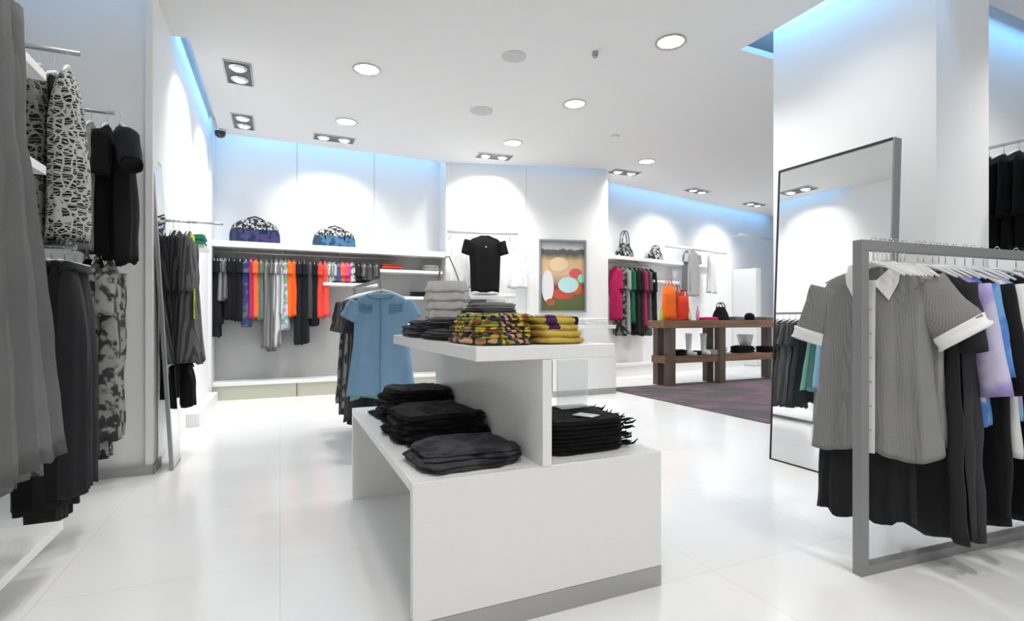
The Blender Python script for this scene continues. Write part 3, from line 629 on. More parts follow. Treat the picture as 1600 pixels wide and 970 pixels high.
lg('top', 'black long top on the high rod by the left pillar, beside the grey one', 'top', 168, 4.30, 2.53, 398, BLK, wide=.32, thick=.10, hemw=.3, sl=.3, seed=6)
lg('top', 'black short sleeved tunic at the tip of the high rod by the left pillar', 'top', 188, 4.28, 2.53, 408, BLK2, wide=.34, thick=.13, hemw=.32, sl=.26, seed=7, rot=.45, slang=.55, r0=.08)
HL2 = 'steel hanger on a lower rod of the near left wall'
for i, (px, py1, m, lb) in enumerate(((40, 700, BLK, 'black trousers at the left of the lower near rod'), (60, 800, BLK, 'black wide trousers in the middle of the lower near rod'), (80, 818, fab((28, 28, 28)), 'longest black trousers on the lower near rod'), (101, 790, BLK2, 'dark charcoal trousers beside the longest black pair'), (117, 772, fab((38, 38, 40)), 'charcoal trousers at the tip of the lower near rod'))):
    a = a_at(px, 3.38); z0 = 1.52-.09; L = z0-max(.06, z_at(py1, Yof(a, 3.25)))
    trousers(lb, W(a, 3.38, z0), TH+PI/2+.08, L, m, wide=.36, thick=.13 if i else .1, seed=i+3, group='dark trousers on the lower near rod', hemk=1.1)
    hanger('clothes_hanger', HL2, W(a, 3.38, 1.52), TH+PI/2-.1, HL2, wide=.34, drop=.085, clip=True)
for i, (px, py1, m, lb) in enumerate(((136, 720, BLK2, 'dark long skirt behind the silver print dress'), (153, 722, fab((140, 140, 138), 'mottle', (40, 40, 40), 16), 'silver and black print dress on the lower rod by the pillar'), (172, 690, fab((150, 150, 148), 'mottle', (62, 62, 62), 14), 'silver print blouse with pale lapels at the rod tip'))):
    lg('dress', lb, 'dress', px, 4.30, 1.62, py1, m, wide=.3, thick=.11, hemw=.26, sl=.3 if i else None, seed=i+21, drop=.08, hl=HL2, amp=.022)
# nearest coats
HL3 = 'hanger on the rod of grey coats closest to the camera'
for i, (px, py1, m, lb, th) in enumerate(((-56, 765, fab((84, 84, 86)), 'dark grey long coat cut by the left edge of the picture', .12), (-32, 760, fab((112, 112, 112)), 'mid grey flared coat closest to the camera', .11), (-5, 722, fab((100, 100, 100)), 'grey flared coat at the rod tip, closest to the camera', .10))):
    a = a_at(px, 2.35); z0 = 2.42-.07; L = z0-z_at(py1, Yof(a, 2.5))
    t = thing('coat', lb, 'coat', W(a, 2.35, z0), TH+PI/2, 'grey coats nearest the camera')
    link_mesh('body', drape([(0, .06), (.03, .1), (.07, .12), (.3, .14), (1, .29)], th*.8, L, .016, 5, i*2.2+1, tprof=[(0, .25), (.08, .6), (.3, .75), (1, 1.25 if i < 2 else 2.6)], N=52, lean=.08), m, t, smooth=True)
    for s in (-1, 1): link_mesh('sleeve', sleeve_bm(s, .13, .55, .06, .05, .045, .7, seed=i), m, t, smooth=True)
    hanger('clothes_hanger', HL3, W(a, 2.35, 2.42), TH+PI/2, HL3, wide=.3, drop=.06)
# ---------------------------------------------------------------- rack with the blue dress
def loop_rack(label, p, ang, Lr, h, sec=.04, feet=None):
    t = thing('garment_rack', label, 'clothes rack', p, ang)
    link_mesh('upright', box(0, sec, -sec/2, sec/2, sec, h-sec), M_rack, t, bevel=.002)
    link_mesh('upright', box(Lr-sec, Lr, -sec/2, sec/2, sec, h-sec), M_rack, t, bevel=.002)
    link_mesh('top_bar', box(0, Lr, -sec/2, sec/2, h-sec, h), M_rack, t, bevel=.002)
    link_mesh('base_bar', box(0, Lr, -sec/2, sec/2, 0, sec), M_rack, t, bevel=.002)
    return t
P = Vector((-1.16, 4.62, 0)); ang2 = math.atan2(1.2, -.62)
loop_rack('slim steel rack behind the display table holding the light blue dress', P, ang2, 1.25, 1.50, .028)
dr = Vector((math.cos(ang2), math.sin(ang2), 0))
BLU = fab((126, 160, 188))
BLUD = fab((94, 130, 162))
q = P + Vector((.015, -.05, 1.37))
t = thing('dress', 'light blue short sleeved dress with pleated yoke hung facing out on the rack', 'dress', q, .06)
link_mesh('body', drape([(0, .10), (.012, .13), (.05, .20), (.10, .235), (.2, .225), (.5, .245), (1, .305)], .10, .90, .008, 3, 2.2, rows=30, N=64, tprof=[(0, .3), (.1, .7), (.3, 1), (1, 1.1)]), BLU, t, smooth=True)
for s in (-1, 1): link_mesh('sleeve', sleeve_bm(s, .235, .17, .50, .075, .085, .5, seed=s), BLU, t, smooth=True)
bm = bmesh.new()
for s in (-1, 1):
    for j in range(4): tube(bm, [(s*.07, -.045, -.11-.022*j), (s*.13, -.046, -.105-.022*j), (s*.19, -.036, -.088-.022*j)], .004, 6)
link_mesh('yoke_pleat', bm, BLUD, t, smooth=True)
bm = bmesh.new(); tube(bm, [(0, -.044, -.06), (.004, -.058, -.3), (.0, -.060, -.6), (.0, -.062, -.87)], .005, 6); link_mesh('placket', bm, BLUD, t, smooth=True)
bm = bmesh.new(); pts = [(.115*math.cos(a), -.012-.035*abs(math.sin(a)), -.012-.035*abs(math.sin(a))) for a in [PI*k/10 for k in range(11)]]; tube(bm, pts, .008, 8); link_mesh('neckband', bm, BLUD, t, smooth=True)
hanger('clothes_hanger', 'white hanger carrying the light blue dress', q+Vector((0, .03, .14)), .06, None, wide=.4, drop=.11)
t = garment('slip_dress', 'pale green slip layered behind the light blue dress', 'dress', q+dr*.10+Vector((0, 0, -.0)), ang2+PI/2, .935, fab((120, 170, 150)), wide=.38, thick=.03, hemw=.5, seed=3)
GL = [(.22, 1.12, CHR, 'charcoal long dress right behind the pale green slip'), (.31, 1.2, fab((84, 84, 84), 'stripe', (60, 60, 60), 12), 'dark striped long coat, second behind the blue dress'), (.40, 1.16, DKG, 'grey long dress in the middle of the slim rack'), (.50, 1.22, fab((70, 68, 66)), 'longest charcoal dress on the slim rack'),
      (.60, 1.1, fab((150, 150, 150), 'mottle', (70, 70, 70), 12), 'silver print dress on the slim rack'), (.71, 1.18, DKG, 'grey coat near the far end of the slim rack'), (.83, 1.2, CHR, 'dark dress near the far end of the slim rack'), (.95, 1.1, fab((120, 120, 118), 'mottle', (50, 50, 50), 14), 'print dress at the far end of the slim rack')]
for i, (s, L, m, lb) in enumerate(GL):
    garment('dress', lb, 'dress', P+dr*s+Vector((0, 0, 1.38)), ang2+PI/2+.05*(-1)**i, L, m, wide=.42, thick=.08, hemw=.48, sl=.3, seed=i+7, group='dark garments on the slim rack', slang=.22, r0=.065, amp=.018)
    hanger('clothes_hanger', 'steel hanger on the slim rack behind the blue dress', P+dr*s+Vector((0, 0, 1.486)), ang2+PI/2, 'hangers on the slim rack', wide=.34, drop=.085)
# ---------------------------------------------------------------- wall section two: rod with black shirt, poster
def at2(px, off): p = S2A+d2*s2(px); n = Vector((d2.y, -d2.x)); return Vector((p.x+n.x*off, p.y+n.y*off, 0))
def rod2(label, px0, px1, py, off, depth=None):
    p = at2(px0, off); q = at2(px1, off); z = z_at(py, (p.y+q.y)/2); t = thing('wall_rod', label, 'rod', (p.x, p.y, z), A2, 'rods on the bright back wall'); L = (q-p).length
    bm = bmesh.new(); tube(bm, [(0, 0, 0), (L, 0, 0)], .035, 12); link_mesh('bar', bm, M_lacq, t, smooth=True)
    bm = bmesh.new()
    for x in (.08, L-.08): bx(bm, x-.01, x+.01, 0, off, -.02, .01)
    link_mesh('bracket', bm, M_lacq, t); return z
z = rod2('white bar on the bright back wall holding the black shirt', 697, 803, 363, .35)
p = at2(754, .35); p.z = z-.05
g = garment('shirt', 'black short sleeved shirt hung flat on the bright back wall', 'shirt', p, A2+.1, .90, BLK, wide=.55, thick=.12, hemw=.46, sl=.22, seed=3, slang=.3, amp=.012, r0=.10)
hanger('clothes_hanger', 'steel hanger of the black shirt on the back wall bar', Vector((p.x, p.y, z+.04)), A2+.1, None, wide=.42, drop=.12, mat=M_steel)
link_mesh('button', box(-.01, .01, -.075, -.06, -.2, -.18), LGR, g)
z = rod2('white lower bar on the back wall under the black shirt', 705, 800, 462, .3)
for px, m, lb in ((742, DKG, 'dark grey trousers on the lower bar under the black shirt'), (770, LGR, 'pale grey trousers on the lower bar under the black shirt')):
    p = at2(px, .3); p.z = z-.06; trousers(lb, p, A2, .9, m, wide=.34, thick=.08, seed=px)
    hanger('clothes_hanger', 'steel clip hanger on the lower bar of the back wall', Vector((p.x, p.y, z+.036)), A2, 'clip hangers on the back wall', wide=.3, drop=.09, clip=True)
for px, lb in ((718, 'white sheer top hanging behind the black shirt at its left'), (806, 'pale white top hanging at the right end of the bar')):
    p = at2(px, .16); p.z = 2.4; garment('top', lb, 'top', p, A2, .75, WHT, wide=.32, thick=.06, hemw=.34, seed=px)
    bm = bmesh.new(); tube(bm, [(p.x, p.y, 2.39), (p.x, p.y, 2.47), (p.x+math.sin(A2)*-.0, p.y+.13, 2.47)], .006, 6); tag(link_mesh('peg', bm, M_lacq), 'small white wall peg holding the pale top '+('left' if px < 750 else 'right')+' of the black shirt', 'peg')
# framed picture
p0, p1 = at2(842, 0), at2(915, 0); wp = (p1-p0).length; Ym = (p0.y+p1.y)/2; zt, zb = z_at(375, Ym), z_at(488, Ym)
t = thing('framed_poster', 'tall framed poster with coloured balls on a green ground', 'poster', (p0.x, p0.y, zb), A2); hp = zt-zb
bm = bmesh.new(); bx(bm, 0, .03, -.05, 0, 0, hp); bx(bm, wp-.03, wp, -.05, 0, 0, hp); bx(bm, .03, wp-.03, -.05, 0, 0, .03); bx(bm, .03, wp-.03, -.05, 0, hp-.03, hp); link_mesh('frame', bm, M_steel, t)
def grad_mat():
    m, tt, p = base('poster_print'); N, L = tt.nodes, tt.links
    tc = N.new('ShaderNodeTexCoord'); s = N.new('ShaderNodeSeparateXYZ'); L.new(tc.outputs['Generated'], s.inputs[0]); r = N.new('ShaderNodeValToRGB'); cr = r.color_ramp
    cr.elements[0].position = 0; cr.elements[0].color = (*lin((84, 96, 50)), 1); cr.elements[1].position = 1; cr.elements[1].color = (*lin((170, 170, 170)), 1)
    for ps, c in ((.22, (92, 104, 56)), (.26, (170, 80, 50)), (.36, (120, 60, 50)), (.44, (180, 150, 130)), (.55, (222, 190, 150)), (.72, (214, 178, 132)), (.80, (120, 118, 100)), (.82, (88, 88, 88)), (.88, (96, 96, 96)), (.89, (190, 190, 190))):
        e = cr.elements.new(ps); e.color = (*lin(c), 1)
    nz = N.new('ShaderNodeTexNoise'); nz.inputs['Scale'].default_value = 7; L.new(tc.outputs['Generated'], nz.inputs[0])
    ad = N.new('ShaderNodeMath'); ad.operation = 'MULTIPLY_ADD'; ad.inputs[1].default_value = .08; L.new(nz.outputs[0], ad.inputs[0]); L.new(s.outputs[2], ad.inputs[2])
    sb = N.new('ShaderNodeMath'); sb.operation = 'SUBTRACT'; sb.inputs[1].default_value = .04; L.new(ad.outputs[0], sb.inputs[0])
    L.new(sb.outputs[0], r.inputs[0]); L.new(r.outputs[0], p.inputs['Base Color']); p.inputs['Roughness'].default_value = .4; return m
link_mesh('print', box(.03, wp-.03, -.012, -.002, .03, hp-.03), grad_mat(), t)
def blob(cx, cz, rx, rz, c, k, nm='printed_ball'):
    bm = bmesh.new(); n = 28; A = [bm.verts.new((cx*wp+rx*wp*math.cos(2*PI*i/n), -.0125-k*.001, cz*hp+rz*hp*math.sin(2*PI*i/n))) for i in range(n)]
    B = [bm.verts.new((v.co.x, v.co.y-.001, v.co.z)) for v in A]; bm.faces.new(A); bm.faces.new(B[::-1])
    for i in range(n): bm.faces.new((A[i], A[(i+1) % n], B[(i+1) % n], B[i]))
    link_mesh(nm, bm, plain('ink%s' % (c,), lin(c), .5), t)
blob(.80, .34, .11, .09, (206, 98, 50), 0); blob(.5, .25, .24, .07, (190, 78, 60), 1); blob(.78, .54, .14, .07, (214, 92, 96), 2); blob(.62, .38, .22, .11, (190, 226, 228), 3); blob(.18, .36, .13, .22, (226, 222, 226), 4); blob(.90, .47, .08, .06, (150, 214, 176), 5); blob(.42, .66, .2, .10, (234, 206, 166), 6); blob(.24, .14, .10, .05, (160, 90, 60), 7)
# ---------------------------------------------------------------- wall section three
A3 = math.atan2(S3D.y, S3D.x); n3 = Vector((S3D.y, -S3D.x))
def at3(px, off):
    o = S3A+n3*off; k = (px-800)/F; s = (k*o.y-o.x)/(S3D.x-k*S3D.y); p = o+S3D*s; return Vector((p.x, p.y, 0))
p = at3(957, .34); q = at3(1068, .34); L3 = (q-p).length; z = z_at(398, p.y)
t = thing('wall_shelf', 'white shelf on the far right wall carrying two black bags', 'shelf', (p.x, p.y, z), A3); link_mesh('shelf_board', box(0, L3, 0, .34, -.07, 0), M_lacq, t, bevel=.003)
bm = bmesh.new(); tube(bm, [(0, .15, -.13), (L3*.55, .15, -.13)], .013, 8); link_mesh('rail', bm, M_steel, t)
bm = bmesh.new()
for x in (.3, .9): tube(bm, [(x, .15, -.13), (x, .15, -.07)], .008, 6)
link_mesh('rail_bracket', bm, M_steel, t)
zs3 = z
t = thing('wall_plinth', 'low white plinth along the far right wall behind the wooden table', 'plinth', (p.x, p.y, 0), A3); link_mesh('face', box(0, 5.5, .02, .34, 0, .2), M_lacq, t); link_mesh('ledge', box(0, 5.5, 0, .34, .2, .25), M_lacq, t)
for i, (px, py, c, kd, c2, lb) in enumerate(((962, 500, (160, 30, 80), 0, 0, 'magenta top, first on the far right rail'), (969, 524, (34, 34, 36), 'mottle', (120, 120, 120), 'black long cardigan after the first magenta top'), (976, 520, (90, 90, 90), 'stripe', (200, 200, 200), 'black and white striped knit on the far right rail'),
        (983, 505, (24, 92, 70), 0, 0, 'dark green top on the far right rail'), (990, 522, (26, 26, 28), 0, 0, 'black long dress after the green top'), (996, 524, (30, 30, 32), 0, 0, 'black long dress left of the second magenta top'), (1002, 510, (160, 36, 86), 0, 0, 'second magenta top on the far right rail'), (1009, 524, (120, 120, 120), 'hstripe', (30, 30, 30), 'grey knit with fine dark stripes on the far right rail'), (1016, 500, (28, 28, 30), 0, 0, 'black top, last on the far right rail'))):
    p = at3(px, .19); z0 = zs3-.20; L = z0-z_at(py, p.y-.1)
    garment('top', lb, 'top', (p.x, p.y, z0), A3+PI/2, L, fab(c, kd or 'plain', c2 or (1, 1, 1), 14), wide=.28, thick=.12, hemw=.3, sl=.4, seed=i+60, group='garments on the far right rail', slang=.08, r0=.05)
    hanger('clothes_hanger', 'steel hanger on the far right rail', (p.x, p.y, zs3-.13), A3+PI/2, 'hangers on the far right rail', wide=.24, drop=.06, mat=M_steel)
def handbag(label, loc, rotz, w_, h_, m, hh, m2=None):
    t = thing('handbag', label, 'bag', loc, rotz); n = 24; bm = bmesh.new(); rings = []
    for f in (0, .1, .3, .55, .8, .93, 1):
        s = (1-f*f*.55)*(1 if f > .05 else .95); z_ = h_*f
        rings.append([bm.verts.new((w_/2*s*math.copysign(abs(math.cos(2*PI*k/n))**.7, math.cos(2*PI*k/n))*(1+.06*noise.noise(Vector((k*.8, f*4, w_*9)))), .11*(1-f*.7)*math.copysign(abs(math.sin(2*PI*k/n))**.7, math.sin(2*PI*k/n)), z_)) for k in range(n)])
    for A, B in zip(rings, rings[1:]):
        for k in range(n): bm.faces.new((A[k], A[(k+1) % n], B[(k+1) % n], B[k]))
    bm.faces.new(rings[0][::-1]); bm.faces.new(rings[-1]); link_mesh('body', bm, m, t, smooth=True)
    for s in (-1, 1):
        bm = bmesh.new(); tube(bm, [(w_*.22*math.cos(a), s*.03, h_*.9+hh*math.sin(a)) for a in [PI*k/8 for k in range(9)]], .009, 6); link_mesh('handle', bm, m2 or m, t, smooth=True)
    return t
PB = fab((30, 30, 30), 'mottle', (165, 165, 165), 18)
p = at3(976, .17); handbag('black patterned bag with a tall looped handle on the far right shelf', (p.x, p.y, zs3+.001), A3, .48, .28, PB, .28, BLK)
p = at3(1024, .17); handbag('smaller peaked black bag on the far right shelf', (p.x, p.y, zs3+.001), A3, .44, .26, PB, .08, BLK)
p = at3(1022, .34); q = at3(1062, .34); z = z_at(437, p.y); tag(link_mesh('side_shelf', box(0, (q-p).length, 0, .34, -.05, 0), M_lacq, loc=(p.x, p.y, z), rotz=A3), 'short white shelf beneath the peaked black bag', 'shelf')
def rod3(label, px0, px1, py, off):
    p = at3(px0, off); q = at3(px1, off); z = z_at(py, (p.y+q.y)/2); t = thing('wall_rod', label, 'rod', (p.x, p.y, z), A3, 'rods on the far right wall'); L = (q-p).length
    bm = bmesh.new(); tube(bm, [(0, 0, 0), (L, 0, 0)], .035, 10); link_mesh('bar', bm, M_lacq, t, smooth=True); bm = bmesh.new()
    for x in (.1, L-.1): bx(bm, x-.01, x+.01, 0, off, -.02, .01)
    link_mesh('bracket', bm, M_lacq, t); return z
z = rod3('white bar over the grey shirt on the far right wall', 1042, 1134, 390, .3); rod3('upper white bar beside the far right corner', 1156, 1204, 370, .25)
p = at3(1082, .3)
garment('shirt', 'pale grey short sleeved shirt on the far right wall behind the wooden table', 'shirt', (p.x, p.y, z-.04), A3, 1.0, fab((168, 168, 168)), wide=.46, thick=.1, sl=.2, seed=9, slang=.25, r0=.09)
hanger('clothes_hanger', 'white hanger of the pale grey shirt on the far wall', (p.x, p.y, z+.04), A3, None, wide=.36, drop=.1)
for px, c, lb in ((1073, (110, 110, 112), 'dark grey top behind the pale grey shirt at its left'), (1112, (214, 214, 214), 'white top right of the pale grey shirt')):
    p = at3(px, .28); garment('top', lb, 'top', (p.x, p.y, z-.05), A3, .9, fab(c), wide=.30, thick=.08, seed=px, hemw=.36); hanger('clothes_hanger', 'white hanger at the '+('left' if px < 1090 else 'right')+' side of the pale grey shirt', (p.x, p.y, z+.04), A3, None, wide=.3, drop=.11)
p = at3(1178, .5); struct(link_mesh('trim_5', box(-.12, .12, -.12, .5, 0, 2.35), M_lacq, loc=(p.x, p.y, 0), rotz=A3, bevel=.02))
# ---------------------------------------------------------------- rug and wooden table
tag(link_mesh('rug', box(4.85, 8.6, 4.05, 7.15, 0.001, .012), rug_mat(), rotz=TH), 'large dark grey and mauve rug under the wooden table', 'rug')
t = thing('wooden_table', 'brown wooden two tier table with thick top on the rug', 'table', W(5.8, 6.85, .0125), TH); TL = 2.9; TD = .42; TZ = 1.10
link_mesh('table_top', box(0, TL, 0, TD, TZ-.13, TZ), M_wood, t, bevel=.004)
link_mesh('lower_shelf', box(.05, TL-.05, .03, TD-.03, .38, .50), M_wood, t, bevel=.004)
for x in (.10, 1.22, TL-.2):
    for y in (.01, TD-.13): link_mesh('leg', box(x, x+.15, y, y+.12, 0, TZ-.131), M_legw, t, bevel=.004)
def T(px, off, z): a = a_at(px, 6.85+off); return W(a, 6.85+off, .0135+z)
def sack(label, loc, w_, h_, c, seed):
    t = thing('shopping_bag', label, 'bag', loc, TH); bm = bmesh.new(); n = 24; rings = []
    for f in (0, .15, .4, .7, 1):
        rings.append([bm.verts.new((w_/2*(1-.12*f)*math.copysign(abs(math.cos(2*PI*k/n))**.5, math.cos(2*PI*k/n))*(1+.08*noise.noise(Vector((k*.7, f*3, seed)))), .08*(1-.5*f)*math.copysign(abs(math.sin(2*PI*k/n))**.5, math.sin(2*PI*k/n)), h_*f)) for k in range(n)])
    for A, B in zip(rings, rings[1:]):
        for k in range(n): bm.faces.new((A[k], A[(k+1) % n], B[(k+1) % n], B[k]))
    bm.faces.new(rings[0][::-1]); bm.faces.new(rings[-1]); link_mesh('body', bm, fab(c), t, smooth=True)
    for s in (-1, 1):
        bm = bmesh.new(); tube(bm, [(w_*.2*math.cos(a), s*.03, h_*.96+.14*math.sin(a)) for a in [PI*k/8 for k in range(9)]], .008, 6); link_mesh('handle', bm, fab(c), t)
sack('bright orange tote bag standing on the wooden table', T(1045, .25, TZ), .26, .58, (232, 110, 40), 1)
sack('smaller red orange tote bag beside the bright orange one', T(1068, .2, TZ), .20, .42, (206, 62, 44), 2)
sack('rust tote bag behind the orange ones', T(1058, .45, TZ), .24, .50, (150, 66, 34), 3)
handbag('black handbag with handles on the wooden table', T(1126, .22, TZ), TH, .34, .24, BLK, .10)
def vase(label, loc, r, h, m, name='vase', cat='vase'):
    bm = bmesh.new(); lathe(bm, [(r*.7, 0), (r, h*.15), (r, h*.5), (r*.45, h*.78), (r*.4, h*.9), (r*.5, h)], 20); return tag(link_mesh(name, bm, m, loc=loc, smooth=True), label, cat)
vase('small white bottle with green tint left of the pink scarf', T(1078, .12, TZ), .03, .2, fab((206, 216, 190)), 'bottle', 'bottle')
vase('small lime bottle at the left end of the wooden table', T(1033, .12, TZ), .03, .22, fab((170, 196, 90)), 'bottle', 'bottle')
vase('slim pink and white bottle before the black handbag', T(1090, .12, TZ), .03, .26, fab((210, 150, 180)), 'bottle', 'bottle')
folded('bright pink folded scarf on the wooden table', T(1107, .10, TZ), TH, .36, .17, .05, fab((214, 50, 120)), 2, 120, name='folded_scarf', cat='scarf')
folded('dark plum folded scarf below the orange bags', T(1060, .07, TZ), TH, .28, .12, .04, fab((170, 60, 40)), 2, 121, name='folded_scarf', cat='scarf')
folded('grey folded knit right of the black handbag', T(1148, .2, TZ), TH, .26, .3, .06, GRY, 2, 122)
t = thing('hat', 'round black hat on the wooden table near the mirror', 'hat', T(1171, .2, TZ), TH)
bm = bmesh.new(); lathe(bm, [(.09, .012), (.095, .05), (.08, .10), (.045, .13), (.01, .135)], 20); link_mesh('crown', bm, BLK, t, smooth=True)
bm = bmesh.new(); lathe(bm, [(.13, 0), (.135, .006), (.13, .012)], 20); link_mesh('brim', bm, BLK, t)
folded('pale folded top at the right end of the wooden table', T(1195, .2, TZ), TH, .28, .3, .06, GRY, 2, 123)
# lower shelf goods
def boot(label, loc, rot):
    t = thing('boot', label, 'boot', loc, rot, 'white boots on the lower tier'); bm = bmesh.new(); lathe(bm, [(.05, .03), (.045, .1), (.05, .25), (.06, .36), (.058, .37)], 16); link_mesh('shaft', bm, WHT, t, smooth=True)
    bm = bmesh.new(); lathe(bm, [(.05, 0), (.055, .02), (.05, .06), (.02, .08)], 16, cx=0, cy=-.06, sy=2.2); link_mesh('foot', bm, WHT, t, smooth=True)
boot('white tall boot on the lower tier, left one', T(1076, .2, .50), TH+.1); boot('white tall boot on the lower tier, right one', T(1099, .2, .50), TH-.1)
for i, (px, w_, h_, m, lb) in enumerate(((1062, .22, .09, BLK, 'black folded pile at the left of the lower tier'), (1086, .20, .07, BLK2, 'black folded piece between the white boots'), (1128, .10, .12, fab((170, 170, 172)), 'light grey folded stack behind the middle leg'), (1112, .18, .08, LGR, 'pale grey folded stack before the middle leg'), (1160, .5, .12, BLK, 'large black folded stack under the white lampshade shaped box'))):
    folded(lb, T(px, .13 if i != 4 else .25, .50), TH, w_, .2, h_, m, 3, 130+i)
bm = bmesh.new(); lathe(bm, [(.10, 0), (.15, .20), (.148, .205)], 24); tag(link_mesh('bucket', bm, WHT, loc=T(1164, .3, .625), smooth=True), 'white flared bucket on the black stack of the lower tier', 'bucket')
folded('black garment stack at the right of the lower tier', T(1196, .2, .5), TH, .26, .3, .1, BLK2, 3, 140)
# ---------------------------------------------------------------- big leaning mirror on the right pillar
wm = .87; t = thing('leaning_mirror', 'large tall mirror in a thin steel frame leaning on the right pillar', 'mirror', W(3.66, 3.03, 0), TH)
t.rotation_euler = (0, math.radians(2.6), TH)
link_mesh('glass', box(-.002, .0, -wm, 0, .012, 2.345), M_mirror, t)
link_mesh('backing', box(.0005, .04, -wm, 0, .0, 2.36), M_steel, t)
bm = bmesh.new(); f = .010
bx(bm, -.008, .04, 0, f, 0, 2.365); bx(bm, -.008, .04, -wm, 0, 2.355, 2.368); bx(bm, -.008, .04, -wm, 0, -.0, .010)
link_mesh('frame', bm, M_dark, t)
link_mesh('side_frame', box(-.008, .07, -wm-.012, -wm, 0, 2.368), M_steel, t, bevel=.002)
bm = bmesh.new(); tube(bm, [(.04, -wm/2, 1.7), (.50, -wm/2, .03)], .012, 8); link_mesh('rear_strut', bm, M_steel, t)
# ---------------------------------------------------------------- alcove at the far right
t = thing('wall_rod', 'high white rod in the right alcove holding black tops', 'rod', W(5.33, 2.6, 2.55), TH)
bm = bmesh.new(); tube(bm, [(0, 0, 0), (0, -1.2, 0)], .014, 10); link_mesh('bar', bm, M_lacq, t, smooth=True); link_mesh('flange', box(-.03, .03, -.01, 0, -.03, .03), M_lacq, t)
for i in range(9):
    b = 2.42-.095*i
    garment('top', ('dark wine red top deepest on' if i == 0 else 'black top on')+' the high rod of the right alcove', 'top', W(5.33, b, 2.46), TH, .78, fab((80, 10, 30)) if i == 0 else BLK, wide=.44, thick=.07, sl=.45, seed=i+33, group='black tops in the alcove', slang=.12, r0=.07)
    hanger('clothes_hanger', 'white hanger on the high rod of the right alcove', W(5.33, b, 2.55), TH, 'hangers in the alcove', wide=.36, drop=.07)
tag(link_mesh('wall_shelf', box(4.5, 7.5, 2.25, 2.6, .70, .75), M_lacq, rotz=TH), 'white shelf on the alcove wall behind the right rack', 'shelf')
t = thing('wall_plinth', 'low white plinth in the right alcove', 'plinth', W(4.5, 2.2, 0), TH); link_mesh('ledge', box(0, 3, 0, .4, 0, .2), M_lacq, t)
# ---------------------------------------------------------------- front right rack
PR = Vector((1.545, 2.335, 0)); AR = math.atan2(1, 2.775); RL = 1.75
loop_rack('flat steel loop rack at the right holding shirts and black trousers', PR, AR, RL, 1.50, .045)
dR = Vector((math.cos(AR), math.sin(AR), 0)); HR = 1.503
def onR(s, z): return PR+dR*s+Vector((0, 0, z))
HLR = 'chrome hook hanger on the right rack top bar'
def rh(s, rot, wide=.38, drop=.10, clip=False, top=HR):
    return hanger('clothes_hanger', HLR, onR(s, top), rot, 'hangers on the right rack', wide=wide, drop=drop+.0, clip=clip)
# the grey shirt, face out
SP = Vector((1.70, 2.45, 1.385)); SR = math.atan2(-SP.x, SP.y)*-1; SR = -math.atan2(SP.x, SP.y)-.14
MID = fab((132, 132, 131), 'stripe', (142, 142, 141), 60)
t = thing('shirt', 'grey short sleeved tunic with white collar, placket and cuffs at the rack front', 'shirt', SP, SR)
link_mesh('body', drape([(0, .075), (.015, .10), (.045, .17), (.075, .195), (.12, .21), (.25, .205), (.6, .22), (1, .255)], .13, .86, .011, 4, 1.4, rows=34, N=72, tprof=[(0, .35), (.08, .6), (.2, .95), (1, 1.15)]), MID, t, smooth=True)
for s in (-1, 1):
    an = .62 if s > 0 else .30; sb = sleeve_bm(s, .205, .25, an, .095, .098, .42, seed=s+2); link_mesh('sleeve', sb, MID, t, smooth=True)
    cb = sleeve_bm(s, .205, .06, an, .104, .106, .46, seed=s+2); d = Vector((s*math.sin(an), 0, -math.cos(an)))*.215
    bmesh.ops.translate(cb, vec=d, verts=cb.verts); link_mesh('cuff', cb, WHT, t, smooth=True)
bm = bmesh.new(); bx(bm, -.016, .016, -.010, 0, -.79, 0)
bmesh.ops.subdivide_edges(bm, edges=[e for e in bm.edges if abs(e.verts[0].co.z-e.verts[1].co.z) > .5], cuts=20, use_grid_fill=True)
for v in bm.verts:
    f = min(1, max(0, (-v.co.z+.06)/.86)); v.co.y += -.13/2*interp([(0, .5), (.08, .75), (.2, 1.0), (1, 1.2)], f)-.008
    v.co.z -= .06
link_mesh('placket', bm, fab((218, 218, 216)), t, smooth=False)
for s in (-1, 1):   # pointed collar wings
    bm = bmesh.new(); poly = [(s*.005, -.075), (s*.085, .012), (s*.105, -.03), (s*.10, -.075), (s*.065, -.155)]
    A = [bm.verts.new((x, -.062+.25*(z+.155)*.25, z)) for x, z in poly]; B = [bm.verts.new((v.co.x, v.co.y-.008, v.co.z)) for v in A]; bm.faces.new(A); bm.faces.new(B[::-1])
    for k in range(5): bm.faces.new((A[k], A[(k+1) % 5], B[(k+1) % 5], B[k]))
    link_mesh('collar', bm, WHT, t, bevel=.002)
bm = bmesh.new(); tube(bm, [(-.09, -.02, .0), (-.06, .03, .02), (0, .045, .025), (.06, .03, .02), (.09, -.02, .0)], .016, 10); link_mesh('collar_stand', bm, WHT, t, smooth=True)
bm = bmesh.new()
for j in range(6): lathe(bm, [(.005, 0), (.005, .003)], 10, cx=.0, cy=0) if False else bx(bm, -.004, .004, -.094, -.088, -.20-.11*j, -.192-.11*j)
link_mesh('button', bm, LGR, t)
hanger('clothes_hanger', 'white hanger inside the grey tunic with white collar', SP+Vector((0, 0.0, .118)), SR, None, wide=.4, drop=.11)
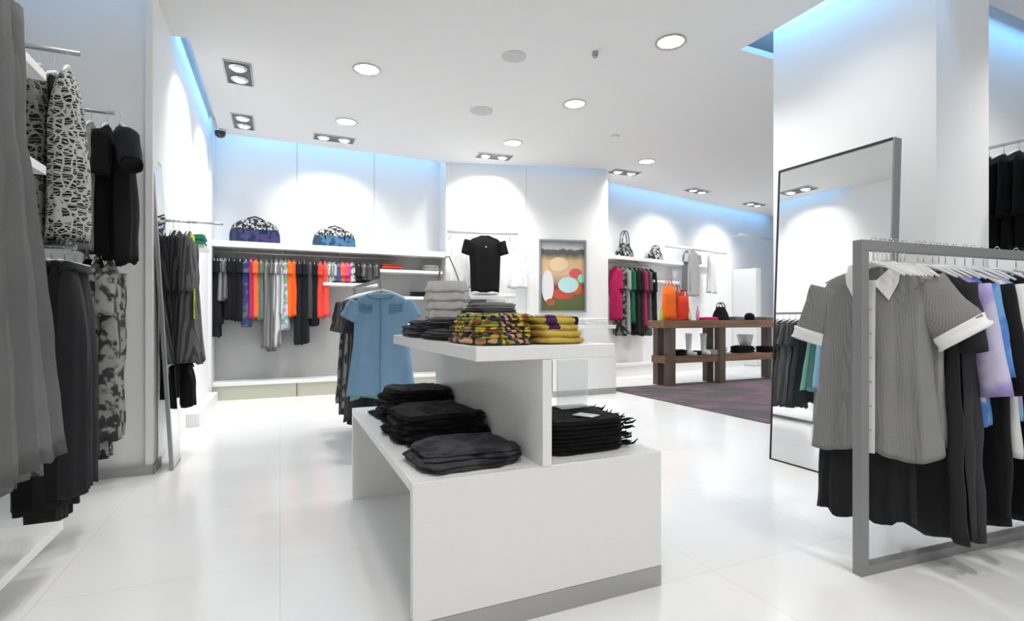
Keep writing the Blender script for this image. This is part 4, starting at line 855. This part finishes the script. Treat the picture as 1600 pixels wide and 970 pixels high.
skirt('black pleated skirt hanging below the grey tunic', SP+Vector((.0, .06, -.66)), SR+.08, .52, fab((40, 40, 42)), w0=.34, w1=.40, thick=.12, nf=6, seed=5)
# long things behind it: (s along rack, top drop, length, ...)
G = [(.40, 'top', 'grey knit tunic right behind the front grey tunic', .80, fab((150, 150, 150)), .28, .30, None), (.44, 'dress', 'first black long dress behind the grey tunics', 1.22, fab((36, 36, 38)), .38, .46, None), (.505, 'dress', 'second black long dress with soft pleats, beside the lilac blouse', 1.20, fab((46, 46, 48)), .40, .46, .3),
     (.55, 'dress', 'charcoal long dress touching the lilac blouse', 1.21, CHR, .38, .46, None),
     (.60, 'shirt', 'white and lilac slim blouse between dark dresses', .60, fab((206, 202, 226), 'mottle', (176, 164, 220), 5), .36, .34, .5), (.67, 'shirt', 'sky blue long blouse on the right rack', .72, fab((116, 166, 214), 'mottle', (84, 132, 206), 6), .38, .36, .42), (.745, 'coat', 'black coat right of the sky blue blouse', 1.18, BLK2, .40, .46, .5),
     (.81, 'shirt', 'white long blouse on the right rack', .86, fab((222, 222, 222)), .40, .42, .5), (.89, 'shirt', 'light blue puff sleeved blouse near the picture edge', .70, fab((140, 190, 222), 'mottle', (180, 170, 220), 7), .40, .38, .20), (1.0, 'coat', 'black coat near the picture edge', 1.20, BLK, .42, .5, .5), (1.16, 'dress', 'black dress at the picture edge', 1.15, BLK2, .42, .5, .4), (1.30, 'coat', 'dark coat cut off by the right picture edge', 1.2, BLK, .42, .5, .4)]
for i, (s, nm, lb, L, m, w0, w1, sl) in enumerate(G):
    rot = AR+PI/2-.30+.06*math.sin(i*2.1)
    garment(nm, lb, nm, onR(s, 1.375), rot, L, m, wide=w0, thick=.075, hemw=w1, sl=sl, seed=i+80, group='garments on the right rack', slang=.2, r0=.07, amp=.016, nf=4)
    rh(s, rot, wide=.34 if w0 > .3 else .25)
for i in range(14):
    s = .10+.03*i if i < 8 else 1.43+.04*(i-8)
    hanger('clothes_hanger', 'empty chrome and white hanger on the right rack', onR(s, HR), AR+PI/2-.3+.05*math.sin(i), 'empty hangers on the right rack', wide=.36, drop=.10)
